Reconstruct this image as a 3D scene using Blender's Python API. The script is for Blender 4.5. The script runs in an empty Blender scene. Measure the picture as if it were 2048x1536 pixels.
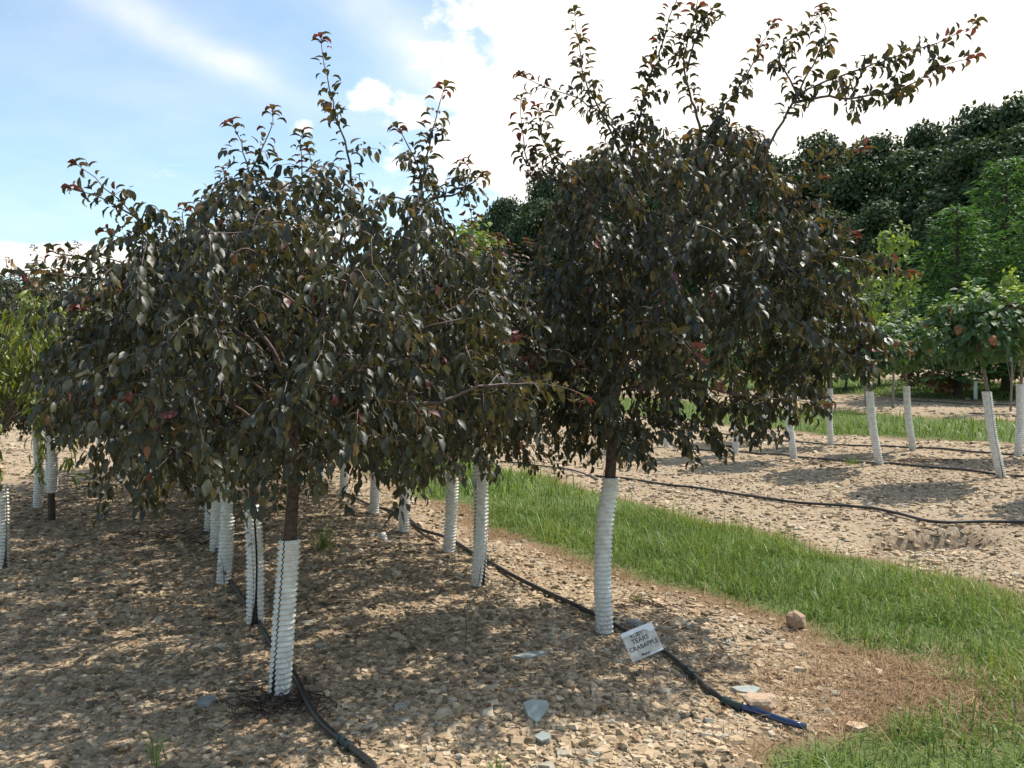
import bpy, math, random
import numpy as np
from mathutils import Vector, Matrix

# ------------------------------------------------------------------ camera, sky, sun, exposure
SC = bpy.context.scene
COL = SC.collection
F, EYE, HOR = 1648.0, 1.6, 730.0          # focal length in photo pixels, eye height, horizon row

cam_d = bpy.data.cameras.new('camera')
cam = bpy.data.objects.new('camera', cam_d)
COL.objects.link(cam)
cam.location = (0, 0, EYE)
cam.rotation_euler = (math.radians(90), 0, 0)
cam_d.sensor_width = 36.0
cam_d.lens = 36.0 * F / 2048.0
cam_d.shift_y = (HOR - 768.0) / 2048.0
cam_d.clip_start = 0.05
cam_d.clip_end = 2000
SC.camera = cam

SUN_AZ, SUN_EL = math.radians(62), math.radians(57)
sun_dir = Vector((math.sin(SUN_AZ) * math.cos(SUN_EL), math.cos(SUN_AZ) * math.cos(SUN_EL), math.sin(SUN_EL)))
sd = bpy.data.lights.new('sun', 'SUN')
sd.energy = 3.5
sd.angle = math.radians(0.53)
sd.color = (1.0, 0.955, 0.88)
sun = bpy.data.objects.new('sun', sd)
sun.rotation_euler = (-sun_dir).to_track_quat('-Z', 'Y').to_euler()
sun.location = (0, 0, 30)
COL.objects.link(sun)

SC.view_settings.view_transform = 'Standard'
SC.view_settings.look = 'None'
SC.view_settings.exposure = 0.8
SC.view_settings.gamma = 1.0
SC.cycles.use_denoising = True
SC.cycles.use_adaptive_sampling = True
SC.cycles.adaptive_threshold = 0.02
SC.cycles.max_bounces = 4
SC.cycles.diffuse_bounces = 3
SC.cycles.glossy_bounces = 2
SC.cycles.transparent_max_bounces = 4

world = bpy.data.worlds.new('World')
SC.world = world
world.use_nodes = True
wn, wl = world.node_tree.nodes, world.node_tree.links
wn.clear()


def wmath(op, a, b=None, c=None, clamp=False):
    n = wn.new('ShaderNodeMath')
    n.operation = op
    n.use_clamp = clamp
    for i, v in enumerate((a, b, c)):
        if v is None:
            continue
        if isinstance(v, (int, float)):
            n.inputs[i].default_value = v
        else:
            wl.new(v, n.inputs[i])
    return n.outputs[0]


def build_sky():
    out = wn.new('ShaderNodeOutputWorld')
    bg = wn.new('ShaderNodeBackground')
    sky = wn.new('ShaderNodeTexSky')
    sky.sky_type = 'NISHITA'
    sky.sun_disc = False
    sky.sun_elevation = SUN_EL
    sky.sun_rotation = SUN_AZ
    sky.air_density = 1.0
    sky.dust_density = 1.2
    sky.ozone_density = 1.4
    tc = wn.new('ShaderNodeTexCoord')
    sep = wn.new('ShaderNodeSeparateXYZ')
    wl.new(tc.outputs['Generated'], sep.inputs[0])
    x, y, z = sep.outputs
    az = wmath('ARCTAN2', x, y)
    el = wmath('ARCSINE', z)
    # a cloud deck: direction projected on a plane overhead
    den = wmath('ADD', wmath('MAXIMUM', z, 0.0), 0.12)
    comb = wn.new('ShaderNodeCombineXYZ')
    wl.new(wmath('DIVIDE', x, den), comb.inputs[0])
    wl.new(wmath('DIVIDE', y, den), comb.inputs[1])
    nz = wn.new('ShaderNodeTexNoise')
    nz.inputs['Scale'].default_value = 1.7
    nz.inputs['Detail'].default_value = 9
    nz.inputs['Roughness'].default_value = 0.58
    wl.new(comb.outputs[0], nz.inputs['Vector'])
    # finer billow in angle space
    comb2 = wn.new('ShaderNodeCombineXYZ')
    wl.new(az, comb2.inputs[0])
    wl.new(wmath('MULTIPLY', el, 1.4), comb2.inputs[1])
    nz2 = wn.new('ShaderNodeTexNoise')
    nz2.inputs['Scale'].default_value = 11.0
    nz2.inputs['Detail'].default_value = 8
    nz2.inputs['Roughness'].default_value = 0.6
    wl.new(comb2.outputs[0], nz2.inputs['Vector'])

    def blob(px, py, wx, wy, amp, rot=0.0):
        a0 = math.atan((px - 1024) / F)
        e0 = math.atan((HOR - py) / F * math.cos(a0))
        da, de = wmath('SUBTRACT', az, a0), wmath('SUBTRACT', el, e0)
        c, s = math.cos(rot), math.sin(rot)
        u = wmath('ADD', wmath('MULTIPLY', da, c), wmath('MULTIPLY', de, s))
        v = wmath('SUBTRACT', wmath('MULTIPLY', de, c), wmath('MULTIPLY', da, s))
        q = wmath('ADD', wmath('POWER', wmath('MULTIPLY', u, F / wx), 2.0), wmath('POWER', wmath('MULTIPLY', v, F / wy), 2.0))
        return wmath('MULTIPLY', wmath('EXPONENT', wmath('MULTIPLY', q, -1.0)), amp)
    cum = None
    for b in ((1500, 270, 500, 300, 1.1), (1900, 330, 420, 330, 0.8), (1010, 260, 170, 110, 0.8), (1250, 0, 420, 110, 0.85),
              (745, 190, 48, 34, 0.75), (605, 258, 34, 30, 0.75), (820, 225, 30, 24, .5), (140, 525, 190, 42, 1.0), (5, 25, 40, 30, .6),
              (2500, 350, 700, 500, 0.7), (640, 470, 120, 40, .6)):
        t = blob(*b)
        cum = t if cum is None else wmath('ADD', cum, t)
    v = wmath('ADD', cum, wmath('MULTIPLY', wmath('SUBTRACT', nz2.outputs[0], 0.5), 2.4))
    v = wmath('ADD', v, wmath('MULTIPLY', wmath('SUBTRACT', nz.outputs[0], 0.5), 0.9))
    mr = wn.new('ShaderNodeMapRange')
    mr.interpolation_type = 'SMOOTHSTEP'
    mr.inputs['From Min'].default_value = 0.28
    mr.inputs['From Max'].default_value = 0.80
    wl.new(v, mr.inputs['Value'])
    # thin streaks
    st = None
    for b in ((330, 60, 240, 34, 0.6, -0.36), (480, 125, 60, 26, 0.3, -0.3), (800, 70, 190, 55, 0.5, -0.62), (990, 150, 200, 90, .4, 0.0)):
        t = blob(*b)
        st = t if st is None else wmath('ADD', st, t)
    st = wmath('MULTIPLY', st, wmath('ADD', wmath('MULTIPLY', nz2.outputs[0], 1.1), 0.02))
    veil = wmath('ADD', wmath('MULTIPLY', wmath('SUBTRACT', nz.outputs[0], 0.42, clamp=True), 0.55), 0.05)
    mask = wmath('MAXIMUM', mr.outputs[0], wmath('ADD', st, veil, clamp=True), clamp=True)
    gain = wn.new('ShaderNodeVectorMath')
    gain.operation = 'MULTIPLY'
    gain.inputs[1].default_value = (0.136, 0.146, 0.138)
    wl.new(sky.outputs[0], gain.inputs[0])
    mix = wn.new('ShaderNodeMix')
    mix.data_type = 'RGBA'
    wl.new(mask, mix.inputs['Factor'])
    wl.new(gain.outputs[0], mix.inputs['A'])
    mix.inputs['B'].default_value = (0.86, 0.81, 0.75, 1)
    wl.new(mix.outputs['Result'], bg.inputs['Color'])
    bg.inputs['Strength'].default_value = 0.95
    wl.new(bg.outputs[0], out.inputs['Surface'])


build_sky()

# ------------------------------------------------------------------ helpers
rng = np.random.default_rng(11)
random.seed(5)


def P(px, py, Y):
    """photo pixel + distance -> point in the place"""
    return np.array([(px - 1024) / F * Y, Y, EYE - (py - HOR) / F * Y])


def smooth(a, b, x):
    t = np.clip((x - a) / (b - a), 0, 1)
    return t * t * (3 - 2 * t)


RU, RV = np.array([-0.432, 0.902]), np.array([0.902, 0.432])      # along the nursery rows, across them


def st(x, y):
    return x * RV[0] + y * RV[1], x * RU[0] + y * RU[1]


def wob(x, y, k, seed=0.0):
    return (np.sin(x * k + 1.3 + seed) * np.cos(y * k * 1.13 + .7 * seed) + np.sin((x + y) * k * .71 + 2.1 * seed + .4) * np.cos((x - 1.7 * y) * k * .53 + seed)) * .5


def height(x, y):
    x, y = np.asarray(x, float), np.asarray(y, float)
    s, t = st(x, y)
    tt = np.minimum(t, 12.0)
    right = .36 + .04 * (np.minimum(s, 45) - 9.3) - .042 * (tt - 5)
    z = smooth(5, 9, s) * np.maximum(right, 0)
    far = smooth(35, 90, np.hypot(x, y))
    z = z + far * smooth(10, 60, s) * 3.0
    near = 1 - smooth(18, 40, np.hypot(x, y))
    z = z + near * (.022 * wob(x, y, 1.7, 1) + .014 * wob(x, y, 4.3, 2) + .005 * wob(x, y, 11, 3))
    z = z + .10 * np.exp(-((x - .28) / .62) ** 2 - ((y - 3.75) / .38) ** 2)          # scraped heap of shale
    z = z + .06 * np.exp(-((x + 1.0) / .8) ** 2 - ((y - 6.6) / .5) ** 2)
    z = z - .30 * np.exp(-((x - 3.62) / .45) ** 4 - ((y - 7.2) / .26) ** 4)         # washed-out hollow
    z = z - .07 * np.exp(-((x + .85) / .3) ** 2 - ((y - 7.7) / .2) ** 2)
    return z


def hz(x, y):
    return float(height(x, y))


def ground_from_px(px, py):
    """walk the view ray down to the terrain"""
    Y = 2.0
    for _ in range(4000):
        p = P(px, py, Y)
        if p[2] <= hz(p[0], p[1]):
            break
        Y += .01
    return np.array([p[0], p[1], hz(p[0], p[1])])


class Acc:
    def __init__(self):
        self.v, self.f, self.t, self.n = [], [], [], 0

    def add(self, v, f, tint=0.5):
        v = np.asarray(v, np.float32).reshape(-1, 3)
        f = np.asarray(f, np.int64)
        self.v.append(v)
        self.f.append(f + self.n)
        self.t.append(np.broadcast_to(np.asarray(tint, np.float32), (len(v),)))
        self.n += len(v)

    def mesh(self, name, smooth_=True):
        me = bpy.data.meshes.new(name)
        if not self.v:
            return me
        V = np.concatenate(self.v)
        me.vertices.add(len(V))
        me.vertices.foreach_set('co', V.ravel())
        nl = sum(f.size for f in self.f)
        npoly = sum(len(f) for f in self.f)
        me.loops.add(nl)
        me.polygons.add(npoly)
        me.loops.foreach_set('vertex_index', np.concatenate([f.ravel() for f in self.f]).astype(np.int32))
        tot = np.concatenate([np.full(len(f), f.shape[1]) for f in self.f])
        me.polygons.foreach_set('loop_start', np.concatenate([[0], np.cumsum(tot)[:-1]]).astype(np.int32))
        at = me.attributes.new('tint', 'FLOAT', 'POINT')
        at.data.foreach_set('value', np.concatenate(self.t).astype(np.float32))
        me.polygons.foreach_set('use_smooth', np.full(npoly, smooth_))
        me.update(calc_edges=True)
        return me

    def build(self, name, mat, parent=None, smooth_=True, origin=None):
        if origin is not None:
            o3 = np.asarray(origin, np.float32)
            self.v = [v - o3 for v in self.v]
        return link(name, self.mesh(name, smooth_), mat, parent)


def link(name, me, mat=None, parent=None):
    o = bpy.data.objects.new(name, me)
    if mat is not None and me is not None and not me.materials:
        me.materials.append(mat)
    COL.objects.link(o)
    if parent is not None:
        o.parent = parent
    return o


def tag(o, label, cat, group=None):
    o['label'] = label
    o['category'] = cat
    if group:
        o['group'] = group
    return o


def empty(name, loc, label=None, cat=None, group=None):
    o = bpy.data.objects.new(name, None)
    o.empty_display_size = .1
    o.location = loc
    COL.objects.link(o)
    if label:
        tag(o, label, cat, group)
    return o


def dup(root, loc, rotz=0.0, scale=1.0, label=None, group=None):
    r = root.copy()
    COL.objects.link(r)
    r.location = loc
    r.rotation_euler = (0, 0, rotz)
    r.scale = (scale,) * 3 if isinstance(scale, (int, float)) else scale
    if label:
        r['label'] = label
    if group:
        r['group'] = group
    for ch in list(root.children):
        c = ch.copy()
        COL.objects.link(c)
        c.parent = r
    return r


def tube(acc, pts, rad, sides=6, tint=.5, cap=True):
    pts = np.asarray(pts, float)
    n = len(pts)
    rad = np.broadcast_to(np.asarray(rad, float), (n,))
    tan = np.gradient(pts, axis=0)
    tan /= np.linalg.norm(tan, axis=1, keepdims=True) + 1e-9
    ref = np.array([0.31, 0.95, 0.02]) if abs(tan.mean(0)[2]) > .6 else np.array([0.05, 0.02, 1.0])
    a = np.cross(tan, ref)
    a /= np.linalg.norm(a, axis=1, keepdims=True) + 1e-9
    b = np.cross(tan, a)
    th = np.linspace(0, 2 * np.pi, sides, endpoint=False)
    V = pts[:, None] + rad[:, None, None] * (a[:, None] * np.cos(th)[None, :, None] + b[:, None] * np.sin(th)[None, :, None])
    i, j = np.meshgrid(np.arange(n - 1), np.arange(sides), indexing='ij')
    j2 = (j + 1) % sides
    q = np.stack([i * sides + j, i * sides + j2, (i + 1) * sides + j2, (i + 1) * sides + j], -1).reshape(-1, 4)
    acc.add(V, q, tint)
    if cap:
        acc.f.append(np.array([np.arange(sides)[::-1] + acc.n - n * sides]))
        acc.f.append(np.array([np.arange(sides) + acc.n - sides]))


def spline(ctrl, step=.06):
    """Catmull-Rom through control points"""
    c = np.asarray(ctrl, float)
    c = np.vstack([2 * c[0] - c[1], c, 2 * c[-1] - c[-2]])
    out = []
    for i in range(1, len(c) - 2):
        L = np.linalg.norm(c[i + 1] - c[i])
        m = max(2, int(L / step))
        t = np.linspace(0, 1, m, endpoint=False)[:, None]
        out.append(.5 * (2 * c[i] + (c[i + 1] - c[i - 1]) * t + (2 * c[i - 1] - 5 * c[i] + 4 * c[i + 1] - c[i + 2]) * t ** 2 + (3 * c[i] - 3 * c[i + 1] + c[i + 2] - c[i - 1]) * t ** 3))
    out.append(c[-2][None])
    return np.vstack(out)


# ------------------------------------------------------------------ materials
def mat_nodes(name):
    m = bpy.data.materials.new(name)
    m.use_nodes = True
    nt = m.node_tree
    return m, nt.nodes, nt.links, nt.nodes['Principled BSDF']


def ramp(n, l, fac, stops, interp='LINEAR'):
    r = n.new('ShaderNodeValToRGB')
    r.color_ramp.interpolation = interp
    e = r.color_ramp.elements
    while len(e) < len(stops):
        e.new(.5)
    for el_, (p, c) in zip(e, stops):
        el_.position = p
        el_.color = (*c, 1)
    l.new(fac, r.inputs[0])
    return r.outputs[0]


def leaf_mat(name, stops, rough=.4, trans=.25, tcol=(1.3, 1.25, .6), under=1.35, spec=.5):
    m, n, l, b = mat_nodes(name)
    at = n.new('ShaderNodeAttribute')
    at.attribute_name = 'tint'
    c = ramp(n, l, at.outputs['Fac'], stops)
    geo = n.new('ShaderNodeNewGeometry')
    mul = n.new('ShaderNodeMix')
    mul.data_type = 'RGBA'
    mul.blend_type = 'MULTIPLY'
    mul.inputs['B'].default_value = (under, under, under * .95, 1)
    l.new(geo.outputs['Backfacing'], mul.inputs['Factor'])
    l.new(c, mul.inputs['A'])
    nz = n.new('ShaderNodeTexNoise')
    nz.inputs['Scale'].default_value = 55
    tcn = n.new('ShaderNodeTexCoord')
    l.new(tcn.outputs['Object'], nz.inputs['Vector'])
    mr = n.new('ShaderNodeMapRange')
    mr.inputs['To Min'].default_value = .65
    mr.inputs['To Max'].default_value = 1.35
    l.new(nz.outputs[0], mr.inputs['Value'])
    vm = n.new('ShaderNodeVectorMath')
    vm.operation = 'SCALE'
    l.new(mul.outputs['Result'], vm.inputs[0])
    l.new(mr.outputs[0], vm.inputs['Scale'])
    l.new(vm.outputs[0], b.inputs['Base Color'])
    b.inputs['Roughness'].default_value = rough
    b.inputs['Specular IOR Level'].default_value = spec
    bp = n.new('ShaderNodeBump')
    bp.inputs['Strength'].default_value = .25
    bp.inputs['Distance'].default_value = .004
    l.new(nz.outputs[0], bp.inputs['Height'])
    l.new(bp.outputs[0], b.inputs['Normal'])
    tr = n.new('ShaderNodeBsdfTranslucent')
    tm = n.new('ShaderNodeVectorMath')
    tm.operation = 'MULTIPLY'
    tm.inputs[1].default_value = tcol
    l.new(vm.outputs[0], tm.inputs[0])
    l.new(tm.outputs[0], tr.inputs['Color'])
    ms = n.new('ShaderNodeMixShader')
    ms.inputs[0].default_value = trans
    l.new(b.outputs[0], ms.inputs[1])
    l.new(tr.outputs[0], ms.inputs[2])
    l.new(ms.outputs[0], n['Material Output'].inputs['Surface'])
    return m


def plain_mat(name, col, rough=.6, spec=.4, var=.25, scale=30, bump=.2, dist=.004, col2=None):
    m, n, l, b = mat_nodes(name)
    tcn = n.new('ShaderNodeTexCoord')
    nz = n.new('ShaderNodeTexNoise')
    nz.inputs['Scale'].default_value = scale
    nz.inputs['Detail'].default_value = 5
    l.new(tcn.outputs['Object'], nz.inputs['Vector'])
    a = np.array(col)
    lo = tuple(np.clip(a * (1 - var), 0, 1)) if col2 is None else col2
    hi = tuple(np.clip(a * (1 + var), 0, 1))
    c = ramp(n, l, nz.outputs[0], [(.3, lo), (.7, hi)])
    l.new(c, b.inputs['Base Color'])
    b.inputs['Roughness'].default_value = rough
    b.inputs['Specular IOR Level'].default_value = spec
    bp = n.new('ShaderNodeBump')
    bp.inputs['Strength'].default_value = bump
    bp.inputs['Distance'].default_value = dist
    l.new(nz.outputs[0], bp.inputs['Height'])
    l.new(bp.outputs[0], b.inputs['Normal'])
    return m


M = {}
M['crab'] = leaf_mat('crabapple_leaf', [(0, (.030, .034, .020)), (.35, (.046, .050, .026)), (.6, (.072, .066, .030)), (.78, (.11, .085, .042)), (.88, (.15, .105, .055)), (.93, (.17, .10, .048)), (.96, (.11, .035, .034)), (1, (.15, .04, .042))], rough=.47, trans=.2, tcol=(1.5, 1.25, .6), under=1.7)
M['viburnum'] = leaf_mat('viburnum_leaf', [(0, (.035, .075, .025)), (.5, (.07, .13, .04)), (.8, (.13, .20, .05)), (1, (.33, .42, .08))], rough=.62, trans=.25)
M['peach'] = leaf_mat('narrow_leaf', [(0, (.07, .10, .02)), (.5, (.14, .175, .03)), (.85, (.24, .26, .045)), (1, (.32, .27, .08))], rough=.45, trans=.3)
M['wood'] = leaf_mat('woodland_leaf', [(0, (.030, .052, .022)), (.5, (.048, .078, .030)), (1, (.10, .13, .042))], rough=.6, trans=.12, spec=.3)
M['conifer'] = leaf_mat('feathery_leaf', [(0, (.04, .10, .035)), (.5, (.07, .16, .05)), (1, (.14, .24, .06))], rough=.6, trans=.25, spec=.25)
M['lime'] = leaf_mat('lime_leaf', [(0, (.07, .12, .03)), (.5, (.13, .20, .04)), (1, (.30, .36, .06))], rough=.5, trans=.3)
M['russet'] = leaf_mat('russet_leaf', [(0, (.09, .07, .03)), (.5, (.2, .10, .05)), (1, (.3, .15, .09))], rough=.6, trans=.2)
M['grass'] = leaf_mat('grass_blade', [(0, (.06, .12, .028)), (.35, (.13, .21, .045)), (.65, (.24, .30, .07)), (.84, (.29, .26, .12)), (1, (.38, .28, .17))], rough=.5, trans=.3, under=1.1, spec=.3)
M['dry'] = leaf_mat('dry_grass_blade', [(0, (.14, .075, .038)), (.5, (.26, .155, .085)), (1, (.42, .30, .18))], rough=.7, trans=.15, under=1.0, spec=.2)
M['bark'] = plain_mat('crabapple_bark', (.085, .062, .05), .85, .2, .45, 45, .6, .006)
M['twig'] = plain_mat('crabapple_twig', (.105, .07, .058), .6, .4, .35, 60, .3)
M['paletrunk'] = plain_mat('pale_bark', (.20, .17, .135), .85, .2, .35, 40, .5)
M['hose'] = plain_mat('black_poly_pipe', (.014, .014, .015), .42, .5, .5, 14, .12, col2=(.035, .030, .025))
M['hose_end'] = plain_mat('blue_black_poly_pipe', (.014, .032, .085), .16, .6, .3, 10, .05)
M['fitting'] = plain_mat('dark_green_fitting', (.012, .028, .026), .4, .5, .3, 40, .1)
M['wire'] = plain_mat('sign_wire', (.18, .15, .12), .5, .5, .3, 60, .1)
M['ink'] = plain_mat('sign_ink', (.02, .02, .02), .6, .3, .5, 300, 0)
M['paper'] = plain_mat('sign_paper_white', (.80, .79, .76), .6, .3, .05, 60, .05)
M['panel'] = plain_mat('sign_weathered_panel', (.56, .515, .44), .7, .3, .22, 35, .15)
M['flower'] = plain_mat('brown_flower_head', (.30, .15, .075), .8, .2, .4, 60, .4)
M['litter'] = plain_mat('dead_twig', (.075, .050, .038), .85, .2, .5, 50, .4)


def guard_mat(name, dirt):
    m, n, l, b = mat_nodes(name)
    tcn = n.new('ShaderNodeTexCoord')
    nz = n.new('ShaderNodeTexNoise')
    nz.inputs['Scale'].default_value = 22
    nz.inputs['Detail'].default_value = 6
    l.new(tcn.outputs['Object'], nz.inputs['Vector'])
    sep = n.new('ShaderNodeSeparateXYZ')
    l.new(tcn.outputs['Object'], sep.inputs[0])
    base = ramp(n, l, nz.outputs[0], [(.35, (.62, .585, .51)), (.6, (.79, .765, .70))])
    mr = n.new('ShaderNodeMapRange')                      # soil splashed on the lowest rings
    mr.inputs['From Min'].default_value = .02
    mr.inputs['From Max'].default_value = .30
    mr.inputs['To Min'].default_value = dirt
    mr.inputs['To Max'].default_value = .02
    l.new(sep.outputs[2], mr.inputs['Value'])
    mu = n.new('ShaderNodeMath')
    mu.operation = 'MULTIPLY'
    nz3 = n.new('ShaderNodeTexNoise')
    nz3.inputs['Scale'].default_value = 90
    nz3.inputs['Detail'].default_value = 4
    l.new(tcn.outputs['Object'], nz3.inputs['Vector'])
    th = n.new('ShaderNodeMapRange')
    th.inputs['From Min'].default_value = .42
    th.inputs['From Max'].default_value = .62
    l.new(nz3.outputs[0], th.inputs['Value'])
    l.new(mr.outputs[0], mu.inputs[0])
    l.new(th.outputs[0], mu.inputs[1])
    mx = n.new('ShaderNodeMix')
    mx.data_type = 'RGBA'
    l.new(mu.outputs[0], mx.inputs['Factor'])
    l.new(base, mx.inputs['A'])
    mx.inputs['B'].default_value = (.22, .17, .12, 1)
    l.new(mx.outputs['Result'], b.inputs['Base Color'])
    b.inputs['Roughness'].default_value = .42
    b.inputs['Specular IOR Level'].default_value = .45
    return m


M['guard'] = guard_mat('corrugated_white_plastic', .75)


def stone_mat(name, obj_random):
    m, n, l, b = mat_nodes(name)
    if obj_random:
        oi = n.new('ShaderNodeObjectInfo')
        fac = oi.outputs['Random']
    else:
        at = n.new('ShaderNodeAttribute')
        at.attribute_name = 'tint'
        fac = at.outputs['Fac']
    c = ramp(n, l, fac, [(0, (.13, .10, .062)), (.15, (.22, .165, .10)), (.32, (.33, .24, .145)), (.5, (.43, .315, .195)), (.66, (.52, .39, .25)), (.80, (.44, .375, .27)), (.87, (.29, .28, .235)), (.93, (.58, .43, .26)), (1, (.68, .58, .45))])
    tcn = n.new('ShaderNodeTexCoord')
    nz = n.new('ShaderNodeTexNoise')
    nz.inputs['Scale'].default_value = 45
    nz.inputs['Detail'].default_value = 6
    l.new(tcn.outputs['Object'], nz.inputs['Vector'])
    mr = n.new('ShaderNodeMapRange')
    mr.inputs['To Min'].default_value = .6
    mr.inputs['To Max'].default_value = 1.4
    l.new(nz.outputs[0], mr.inputs['Value'])
    vm = n.new('ShaderNodeVectorMath')
    vm.operation = 'SCALE'
    l.new(c, vm.inputs[0])
    l.new(mr.outputs[0], vm.inputs['Scale'])
    l.new(vm.outputs[0], b.inputs['Base Color'])
    b.inputs['Roughness'].default_value = .85
    b.inputs['Specular IOR Level'].default_value = .25
    bp = n.new('ShaderNodeBump')
    bp.inputs['Strength'].default_value = .5
    bp.inputs['Distance'].default_value = .006
    l.new(nz.outputs[0], bp.inputs['Height'])
    l.new(bp.outputs[0], b.inputs['Normal'])
    return m


M['chip'] = stone_mat('shale_chips', False)
M['stone'] = stone_mat('shale_stones', True)
M['rock_tan'] = plain_mat('tan_rock', (.40, .28, .18), .9, .2, .4, 18, .7, .01, col2=(.20, .13, .08))
M['rock_pale'] = plain_mat('pale_orange_rock', (.55, .42, .30), .9, .2, .3, 22, .7, .01, col2=(.34, .19, .11))
M['rock_slate'] = plain_mat('grey_green_slate', (.32, .345, .31), .8, .3, .2, 12, .4, .004)
M['rock_grey'] = plain_mat('grey_shale', (.26, .255, .24), .8, .3, .3, 14, .4, .004)


def ground_material():
    m, n, l, b = mat_nodes('shale_soil')
    tcn = n.new('ShaderNodeTexCoord')
    pos = tcn.outputs['Object']
    big = n.new('ShaderNodeTexNoise')
    big.inputs['Scale'].default_value = .9
    big.inputs['Detail'].default_value = 5
    l.new(pos, big.inputs['Vector'])
    mp = n.new('ShaderNodeMapping')
    mp.inputs['Scale'].default_value = (1, 1, .3)
    l.new(pos, mp.inputs['Vector'])
    vo = n.new('ShaderNodeTexVoronoi')
    vo.inputs['Scale'].default_value = 34
    l.new(mp.outputs[0], vo.inputs['Vector'])
    fine = n.new('ShaderNodeTexNoise')
    fine.inputs['Scale'].default_value = 90
    fine.inputs['Detail'].default_value = 5
    l.new(pos, fine.inputs['Vector'])
    sepc = n.new('ShaderNodeSeparateColor')
    l.new(vo.outputs['Color'], sepc.inputs[0])
    chip = ramp(n, l, sepc.outputs[0], [(0, (.19, .14, .09)), (.3, (.29, .21, .135)), (.6, (.39, .29, .19)), (.82, (.33, .29, .22)), (1, (.50, .40, .29))])
    soil = ramp(n, l, big.outputs[0], [(.3, (.29, .205, .125)), (.55, (.40, .295, .185)), (.75, (.48, .36, .235))])
    a = n.new('ShaderNodeMix')
    a.data_type = 'RGBA'
    a.inputs['Factor'].default_value = .55
    l.new(soil, a.inputs['A'])
    l.new(chip, a.inputs['B'])
    # brown thatch / green turf cover where the strips run
    at = n.new('ShaderNodeAttribute')
    at.attribute_name = 'tint'
    turf = ramp(n, l, at.outputs['Fac'], [(0, (0, 0, 0)), (.3, (0, 0, 0)), (.31, (1, 1, 1)), (1, (1, 1, 1))])
    mr = n.new('ShaderNodeMapRange')
    mr.inputs['From Min'].default_value = .05
    mr.inputs['From Max'].default_value = .45
    l.new(at.outputs['Fac'], mr.inputs['Value'])
    tcol = ramp(n, l, at.outputs['Fac'], [(.0, (.28, .19, .115)), (.45, (.23, .155, .09)), (.7, (.13, .13, .05)), (1, (.10, .13, .04))])
    mx = n.new('ShaderNodeMix')
    mx.data_type = 'RGBA'
    l.new(mr.outputs[0], mx.inputs['Factor'])
    l.new(a.outputs['Result'], mx.inputs['A'])
    l.new(tcol, mx.inputs['B'])
    mr2 = n.new('ShaderNodeMapRange')
    mr2.inputs['To Min'].default_value = .7
    mr2.inputs['To Max'].default_value = 1.3
    l.new(fine.outputs[0], mr2.inputs['Value'])
    vm = n.new('ShaderNodeVectorMath')
    vm.operation = 'SCALE'
    l.new(mx.outputs['Result'], vm.inputs[0])
    l.new(mr2.outputs[0], vm.inputs['Scale'])
    l.new(vm.outputs[0], b.inputs['Base Color'])
    b.inputs['Roughness'].default_value = .95
    b.inputs['Specular IOR Level'].default_value = .15
    bp = n.new('ShaderNodeBump')
    bp.inputs['Strength'].default_value = .8
    bp.inputs['Distance'].default_value = .015
    ad = n.new('ShaderNodeMath')
    ad.operation = 'MULTIPLY_ADD'
    l.new(vo.outputs['Distance'], ad.inputs[0])
    ad.inputs[1].default_value = -.8
    l.new(fine.outputs[0], ad.inputs[2])
    l.new(ad.outputs[0], bp.inputs['Height'])
    l.new(bp.outputs[0], b.inputs['Normal'])
    return m


M['ground'] = ground_material()

# ------------------------------------------------------------------ the ground


def turf(x, y):
    """0 bare shale .. 0.4 dead brown thatch .. 1 green turf"""
    s, t = st(x, y)
    wv = .16 * wob(x, y, 2.1, 5) + .09 * wob(x, y, 5.7, 6)
    lo = 3.62 + .22 * smooth(5.5, 2.5, t) + .3 * smooth(7, 4.6, t) * smooth(2.0, 4.0, t) - wv
    hi = 5.35 + .45 * smooth(5, 2, t) + wv
    band = np.minimum(smooth(lo - .8, lo + .14, s), 1 - smooth(hi - .10, hi + .30, s))
    band = band * smooth(-6, -2, t)
    head = (1 - smooth(2.42 + wv * .6, 2.95 + wv, t)) * smooth(2.05, 2.5, s)             # headland turf
    g2 = np.minimum(smooth(12.4, 13.2, s + wv), 1 - smooth(16.8, 17.6, s + wv))
    g3 = np.minimum(smooth(21.5, 23, s + wv), 1 - smooth(30, 31.5, s + wv))
    far = smooth(40, 46, s)
    left = 1 - smooth(-4.4, -3.6, s + wv)
    return np.maximum.reduce([band, head, g2, g3, far, left])


def axis_grid(lo, hi, a, b, fine, coarse):
    mid = list(np.arange(a, b + 1e-6, fine))
    up, st_, v = [], fine, b
    while v < hi:
        st_ = min(st_ * 1.13, coarse)
        v += st_
        up.append(v)
    dn, st_, v = [], fine, a
    while v > lo:
        st_ = min(st_ * 1.13, coarse)
        v -= st_
        dn.append(v)
    return np.array(dn[::-1] + mid + up)


gx = axis_grid(-420, 420, -4.5, 6.5, .065, 14)
gy = axis_grid(-40, 700, 2.0, 12.5, .065, 14)
GX, GY = np.meshgrid(gx, gy, indexing='xy')
GZ = height(GX, GY)
ga = Acc()
nx_, ny_ = len(gx), len(gy)
ii, jj = np.meshgrid(np.arange(ny_ - 1), np.arange(nx_ - 1), indexing='ij')
ga.add(np.stack([GX, GY, GZ], -1), np.stack([ii * nx_ + jj, ii * nx_ + jj + 1, (ii + 1) * nx_ + jj + 1, (ii + 1) * nx_ + jj], -1).reshape(-1, 4), turf(GX, GY).ravel())
ground = ga.build('ground', M['ground'])
ground['kind'] = 'structure'
ground['label'] = 'tan stony shale ground with a hollow and worn nursery rows'


def normal_at(x, y, e=.05):
    return np.stack([(height(x - e, y) - height(x + e, y)) / (2 * e), (height(x, y - e) - height(x, y + e)) / (2 * e), np.ones_like(x)], -1)


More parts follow.
